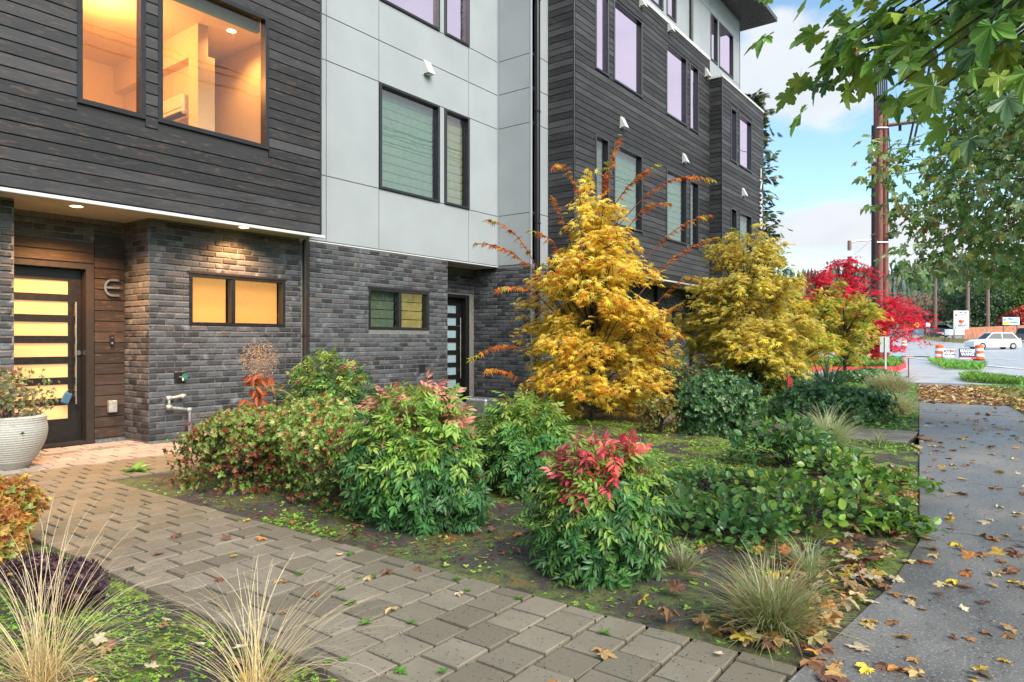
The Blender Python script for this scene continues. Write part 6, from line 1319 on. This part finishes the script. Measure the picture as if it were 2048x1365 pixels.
# cars
def car(name, label, x, d, rz, L, h_, wd, paint, truck=False, cat='car'):
    g = ground_at(x, d); t = thing(name, label, cat, tuple(g), rz); a, b = -L / 2, L / 2; belt = h_ * .58; z0 = .22
    def ext(prof, y0, y1, nm, mat, inset=0., par=None):
        mb = MB(); n = len(prof); k0 = len(mb.v); mb.v += [(p_[0], y0 + inset * max(0, (p_[1] - belt)), p_[1]) for p_ in prof] + [(p_[0], y1 - inset * max(0, (p_[1] - belt)), p_[1]) for p_ in prof]; mb.f += [tuple(range(k0, k0 + n)), tuple(range(k0 + 2 * n - 1, k0 + n - 1, -1))] + [(k0 + (i + 1) % n, k0 + i, k0 + n + i, k0 + n + (i + 1) % n) for i in range(n)]; mb.mi += [0] * (n + 2); return mb.build(nm, mat, par or t)
    W2 = wd / 2
    body = [(a + .04, z0), (b - .04, z0), (b, z0 + .18), (b - .04, belt * .80), (b - .95, belt), (a + .08, belt), (a, belt * .8), (a, z0 + .15)]
    ext(body, -W2, W2, 'body', paint)
    if truck: cab = [(b - 1.5, belt), (b - 2.1, h_), (b - 3.2, h_), (b - 3.35, belt)]
    else: cab = [(b - 1.15, belt), (b - 1.95, h_), (a + .75, h_), (a + .18, belt)]
    ext(cab, -W2 + .03, W2 - .03, 'cabin', paint, .28)
    def gl(p4, s_):
        mb = MB(); ys_ = [s_ * (W2 - .03 - .28 * (q_[1] - belt) + .025) for q_ in p4]; v = [(q_[0], y_, q_[1]) for q_, y_ in zip(p4, ys_)]; v2 = [(q_[0], y_ - s_ * .04, q_[1]) for q_, y_ in zip(p4, ys_)]; k0 = 0; mb.v = v + v2; mb.f = [(0, 1, 2, 3), (7, 6, 5, 4)] + [(i, (i + 1) % 4, 4 + (i + 1) % 4, 4 + i) for i in range(4)]; mb.mi = [0] * 6; mb.build('window', 'car_glass', t)
    c0, c1, c2, c3 = cab; zb_, zt_ = belt + .05, h_ - .09; f = lambda p_, q_, z: p_[0] + (q_[0] - p_[0]) * (z - p_[1]) / (q_[1] - p_[1])
    for s_ in (-1, 1):
        xf_, xr_ = f(c0, c1, zb_) - .12, f(c3, c2, zb_) + .12; xft, xrt = f(c0, c1, zt_) - .12, f(c3, c2, zt_) + .12; mid = (xf_ + xr_) / 2
        gl([(mid + .04, zb_), (xf_, zb_), (xft, zt_), (mid + .04, zt_)], s_); gl([(xr_, zb_), (mid - .04, zb_), (mid - .04, zt_), (xrt, zt_)], s_)
    for (p_, q_, dx, nm) in ((c0, c1, .01, 'windscreen'), (c3, c2, -.01, 'rear_window')):
        mb = MB(); wb, wt = W2 - .14, W2 - .14 - .28 * (h_ - belt); xa, xb2 = f(p_, q_, zb_) + dx, f(p_, q_, zt_) + dx; mb.v = [(xa, -wb, zb_), (xa, wb, zb_), (xb2, wt, zt_), (xb2, -wt, zt_), (xa - dx * 1.5, -wb, zb_), (xa - dx * 1.5, wb, zb_), (xb2 - dx * 1.5, wt, zt_), (xb2 - dx * 1.5, -wt, zt_)]; mb.f = [(0, 1, 2, 3), (7, 6, 5, 4), (0, 4, 5, 1), (2, 6, 7, 3)]; mb.mi = [0] * 4; mb.build(nm, 'car_glass', t)
    for s_ in (-1, 1):
        for xw in (b - .82, a + .80):
            wh = MB().tube([(xw, s_ * (W2 - .20), .33), (xw, s_ * (W2 + .012), .33)], .34, 20).build('wheel', 'rubber', t); MB().tube([(xw, s_ * (W2), .33), (xw, s_ * (W2 + .03), .33)], .20, 12).build('rim', 'grey_metal', wh)
        MB().bbox(a - .015, a + .08, s_ * (W2 - .16) - .13, s_ * (W2 - .16) + .13, belt * .72, belt * .92, .01).build('tail_light', 'tail_light', t); MB().bbox(b - .16, b - .005, s_ * (W2 - .22) - .14, s_ * (W2 - .22) + .14, belt * .66, belt * .80, .01).build('headlight', 'white_plastic', t)
    MB().bbox(a - .04, a + .06, -W2 + .05, W2 - .05, z0 + .05, z0 + .2, .02).build('bumper', 'rubber' if paint == 'car_dark' else paint, t); MB().box(a - .02, a - .002, -.16, .16, belt * .62, belt * .74).build('licence_plate', 'sign_white', t)
    return t
rx = math.atan2(RT[1], RT[0])
car('car', 'white sport utility car crossing the road behind the traffic barrels', 1985, 72, rx + math.pi - .1, 4.6, 1.75, 1.85, 'car_white')
car('car', 'dark car with red tail lights driving away on the far side of the road', 1873, 112, aF - .15, 4.4, 1.5, 1.8, 'car_dark')
car('pickup_truck', 'black pickup truck parked at the right before the wooden fence', 2052, 92, rx + .15, 5.4, 1.85, 1.95, 'car_dark', True, 'truck')
car('car', 'dark parked car behind the yellow diamond sign', 1846, 132, rx + .4, 4.6, 1.7, 1.85, 'car_dark')
car('car', 'blue parked car left of the fruit sign beside the white low building', 1884, 130, rx, 4.5, 1.5, 1.8, 'car_blue')
# signs by the market
def board_sign(label, x, yt, yb, d, w_, mat, posts, cat='sign'):
    g = ground_at(x, d); z1, z0 = at_d(x, yt, d)[2] - g[2], at_d(x, yb, d)[2] - g[2]; t = thing('market_sign', label, cat, tuple(g), TH); MB().bbox(-w_ / 2, w_ / 2, -.06, .06, z0, z1, .02).build('board', mat, t)
    for q_ in posts: MB().tube([(q_ * w_, .13, -.2), (q_ * w_, .13, z1 - .1)], .07, 8).build('post', 'wood_pole', t)
    return t, z0, z1
t, z0, z1 = board_sign('tall white market sign with apples a pumpkin and BARTLETT lettering', 1922, 622, 659, 95, 2.05, 'sign_white', (-.42,)); h_ = z1 - z0
text('HNY CRP', .34, 'ink', t, .22, z1 - .28, -.08, bold=.004, sx=.75); text('APPLES', .34, 'ink', t, .22, z1 - .60, -.08, sx=.85); text('BARTLETT', .36, 'ink', t, .15, z0 + .48, -.08, bold=.01, sx=.75); text('PEARS', .24, 'sign_red', t, .1, z0 + .20, -.08, sx=.8)
MB().box(-.95, .95, -.075, -.062, z0 + .70, z0 + .75).build('rule', 'ink', t); MB().lathe([(0, -.26), (.30, -.2), (.42, 0), (.32, .18), (0, .24)], (0, -.02, z0 + 1.15), 16).build('pumpkin', 'orange_plastic', t); MB().bbox(-.85, -.55, -.078, -.062, z1 - .75, z1 - .45, .01).build('apple', 'sign_red', t); MB().bbox(-.85, -.6, -.078, -.062, z1 - .4, z1 - .15, .01).build('apple', 'sign_blue', t)
mb = MB(); mb.poly([(-.95, -.07, z0 + .05), (-.6, -.07, z0 + .05), (-.78, -.07, z0 + .6)]); mb.poly([(-.95, -.062, z0 + .05), (-.78, -.062, z0 + .6), (-.6, -.062, z0 + .05)]); mb.build('tree_mark', 'sign_teal', t)
t, z0, z1 = board_sign('wide market sign with a golden field reading FALL FAVORITES', 2022, 635, 650.5, 100, 2.45, 'sign_blue', (-.4, .4))
text('FALL', .34, 'ink', t, -.1, z1 - .25, -.08, bold=.008); text('FAVORITES', .28, 'ink', t, .35, z0 + .38, -.08, bold=.004, sx=.9); MB().box(-1.18, -.25, -.078, -.062, z0 + .05, z0 + .45).build('field', 'sign_yellow', t); MB().box(-1.1, -.8, -.079, -.063, z1 - .5, z1 - .2).build('mark', 'sign_teal', t)
g = ground_at(1834, 105); t = thing('warning_sign', 'yellow diamond warning sign with a black symbol', 'sign', tuple(g), TH); zc = at_d(1834, 650, 105)[2] - g[2]; mb = MB(); s_ = .50; mb.v = [(0, -.02, zc - s_), (s_, -.02, zc), (0, -.02, zc + s_), (-s_, -.02, zc), (0, .02, zc - s_), (s_, .02, zc), (0, .02, zc + s_), (-s_, .02, zc)]; mb.f = [(0, 1, 2, 3), (7, 6, 5, 4)] + [(i, 4 + i, 4 + (i + 1) % 4, (i + 1) % 4) for i in range(4)]; mb.mi = [0] * 6; mb.build('board', 'sign_yellow', t); MB().box(-.1, .1, -.035, -.021, zc - .2, zc + .22).build('symbol', 'ink', t); MB().tube([(0, .05, -.1), (0, .05, zc)], .05, 6).build('post', 'galvanised', t)
board_sign('green portable panel sign at the far left of the road', 1792, 645, 661, 118, .95, 'sign_teal', (0,)); board_sign('low red banner sign beside the green panel', 1815, 654, 660.5, 116, 2.0, 'sign_red', (-.4, .4)); board_sign('small white notice board right of the yellow diamond', 1856, 646, 655, 108, .7, 'sign_white', (-.3, .3))
board_sign('low white banner with faint writing under the fruit sign', 1917, 659, 670.5, 97, 1.6, 'sign_white', (-.45, .45)); board_sign('low white banner left of the fruit sign post', 1898, 659, 671, 97, 1.2, 'sign_white', (-.45, .45))
# fence, buildings
a = ground_at(1925, 104); b = ground_at(2130, 112); u = (b - a) / np.linalg.norm((b - a)[:2]); n = int(np.linalg.norm((b - a)[:2]) / .30); t = thing('wooden_fence', 'reddish board fence running behind the market signs', 'fence', tuple(a)); fm = MB().box(0, .285, -.015, .015, 0, 1.75).mesh('fence_board', 'fence_wood'); fa = math.atan2(u[1], u[0])
for i in range(min(n, 140)): q_ = (b - a) * i / n; link('fence_board', fm, t, Matrix.Translation((q_[0], q_[1], q_[2] + .03 + random.uniform(-.02, .02))) @ Matrix.Rotation(fa, 4, 'Z'))
def block(label, x0, x1, yt, d, depth, mat, roof='inner_dark', windows=()):
    a, b = ground_at(x0, d), ground_at(x1, d); w_ = np.linalg.norm((b - a)[:2]); h_ = at_d(x0, yt, d)[2] - a[2]; t = thing('building', label, 'building', tuple(a), TH); MB().box(0, w_, 0, depth, -1, h_).build('wall', mat, t); MB().bbox(-.3, w_ + .3, -.3, depth + .3, h_, h_ + .35, .05).build('roof', roof, t)
    for (p_, q_, r_, s_) in windows: f = MB().bbox(p_ * w_, q_ * w_, -.06, -.001, r_ * h_, s_ * h_, .02).build('window', 'car_glass', t)
    return t
block('tall pale beige building behind the bare trees', 1862, 1912, 592, 160, 14, 'beige_wall', windows=((.1, .3, .08, .25), (.4, .6, .08, .25)))
block('low white stall building left of the fruit sign', 1858, 1884, 657, 125, 5, 'sign_white', windows=((.3, .4, .1, .8), (.6, .8, .3, .8)))
block('small white shed roof showing above the fence', 2030, 2075, 652, 122, 8, 'beige_wall', 'sign_white')
# background trees
def bg_tree(label, x, d, h, r, cols, seed, n=900, size=.8, bare=False, z0=.2, name='tree', group=None):
    g = ground_at(x, d); r_ = np.random.default_rng(seed); t = thing(name, label, 'tree', tuple(g), 0, group); MB().tube([(0, 0, -.3), (0, 0, h * .5)], [h * .025, h * .015], 7).build('trunk', 'bark', t)
    n_ = n // (4 if bare else 1); u = r_.normal(0, 1, (n_, 3)); u /= np.linalg.norm(u, axis=1, keepdims=True); q = bumps(u, seed, 26, .5) * np.where(r_.random(n_) < .35, r_.uniform(.4, .85, n_), r_.uniform(.85, 1.05, n_)); c_ = np.array([0, 0, h * (.5 + z0 / 2)]); P = c_ + u * q[:, None] * np.array([r, r, h * (.5 - z0 / 2)]); mb = MB()
    for i in r_.choice(n_, 60 if bare else 16): limb(mb, (0, 0, h * r_.uniform(.15, .4)), P[i], h * .008, .02, .1, 4, 3)
    mb.build('branches', 'bark', t, kind='stuff'); D = u + r_.normal(0, .5, (n_, 3)); D[:, 2] -= .2; foliage(t, [merge([xf(leaf4(.4), (r_.uniform(-.4, .4), r_.uniform(-.4, .4), r_.uniform(-.3, .3)), r_.normal(0, 1, 3), r_.normal(0, 1, 3), .42) for _ in range(7)])], P, D, u + np.array([0, 0, .6]), size * r_.uniform(.6, 1.2, n_), pick(cols, n_), 'leaf', 0, 'foliage', 'foliage'); return t
DG = [(.06, .12, .05), (.09, .16, .07), (.14, .20, .07)]
for k, (x, d, h, r, cols, lab) in enumerate(((1945, 125, 11, 5, DG, 'dark green tree right behind the fruit sign'), (1962, 118, 9.5, 4.2, [(.07, .13, .06), (.12, .18, .08)], 'tall dark tree between the fruit sign and the grey pole'), (1990, 128, 12, 5, DG, 'dark green tree behind the fence, third from the left'), (2015, 122, 9, 4.2, [(.14, .26, .07), (.20, .34, .09)], 'lighter green tree behind the fall sign'), (2045, 118, 9, 4.5, [(.18, .34, .08), (.12, .24, .06)], 'bright green tree at the right end of the fence'), (2040, 112, 4.2, 2.2, [(.55, .10, .05), (.45, .06, .04)], 'small red leaved tree behind the fence'), (1910, 140, 9.5, 4.5, DG, 'dark tree between the beige building and the fruit sign'), (2080, 125, 12, 5, DG, 'dark tree at the far right edge'))):
    bg_tree(lab, x, d, h, r, cols, 400 + k, 1000, 1.1)
for k, (x, d, h, r, cols, lab) in enumerate(((1850, 125, 7.5, 4, [(.34, .20, .12), (.42, .24, .14)], 'bare branched brown tree in front of the beige building'), (1822, 135, 8.5, 4, [(.40, .26, .20), (.34, .22, .16)], 'bare pinkish tree near the green panel sign'), (1872, 145, 8, 4, [(.40, .20, .10), (.34, .24, .14)], 'rust tinted thin tree left of the beige building'), (1800, 165, 9, 5, [(.40, .24, .22), (.30, .24, .18)], 'pale pink brown tree at the foot of the hill'))):
    bg_tree(lab, x, d, h, r, cols, 430 + k, 1100, .55, True)
mb_ = grass_area([ground_at(x, d)[:2] for x, d in ((1795, 150), (1865, 150), (1865, 175), (1795, 175))], 1500, 2.2, [(.26, .42, .07), (.20, .34, .06)], 0, 'hedge_growth')
grass_area([ground_at(x, d)[:2] for x, d in ((1838, 108), (1925, 90), (1940, 97), (1850, 116))], 1500, .5, [(.24, .30, .08), (.30, .18, .08)], 0, 'grass')
# forest on the hill
def hill_z(x, y):
    r_ = np.hypot(x, y); return .000255 * (np.minimum(r_, 170) - 48) ** 2 + np.maximum(r_ - 170, 0) * .03 + 42 * np.clip((r_ - 330) / 450, 0, 1) ** 1.3 * (.75 + .25 * np.sin(x * .006 + 1.0) + .12 * np.sin(y * .011)) * np.clip((y + 100) / 300, 0, 1)
n = 9000; az = rng.uniform(-.6, 1.3, n); rr_ = rng.uniform(175, 800, n) ** 1.0; x = np.sin(az) * rr_; y = np.cos(az) * rr_; z = hill_z(x, y); hh = rng.uniform(9, 22, n) * np.where(rr_ < 300, .55, 1)
k_ = 7; an = np.linspace(0, 2 * math.pi, k_, endpoint=False); V0 = []; T0 = []
for lv in range(4):
    zl, zh, rl = lv * .22 + .05, lv * .22 + .42, .20 * (1 - lv * .21); b = len(V0); V0 += [(math.cos(t_) * rl * (1 + .3 * (i % 2)), math.sin(t_) * rl * (1 + .3 * (i % 2)), zl) for i, t_ in enumerate(an)] + [(0, 0, zh + .0)]; T0 += [(b + i, b + (i + 1) % k_, b + k_) for i in range(k_)]
V0 = np.array(V0); T0 = np.array(T0); a = rng.uniform(0, 6.28, n); c_, s_ = np.cos(a)[:, None], np.sin(a)[:, None]
VX = (V0[None, :, 0] * c_ - V0[None, :, 1] * s_) * hh[:, None] + x[:, None]; VY = (V0[None, :, 0] * s_ + V0[None, :, 1] * c_) * hh[:, None] + y[:, None]; VZ = V0[None, :, 2] * hh[:, None] + z[:, None] - .5
cc = pick([(.05, .10, .06), (.07, .12, .06), (.09, .13, .06), (.20, .16, .08)], n, [4, 4, 2, .6])
link('forest', np_mesh('forest', np.stack([VX.ravel(), VY.ravel(), VZ.ravel()], 1), (T0[None] + (np.arange(n) * len(V0))[:, None, None]).reshape(-1, 3), 'leaf', col=np.repeat(cc, len(V0), 0)), kind='stuff')
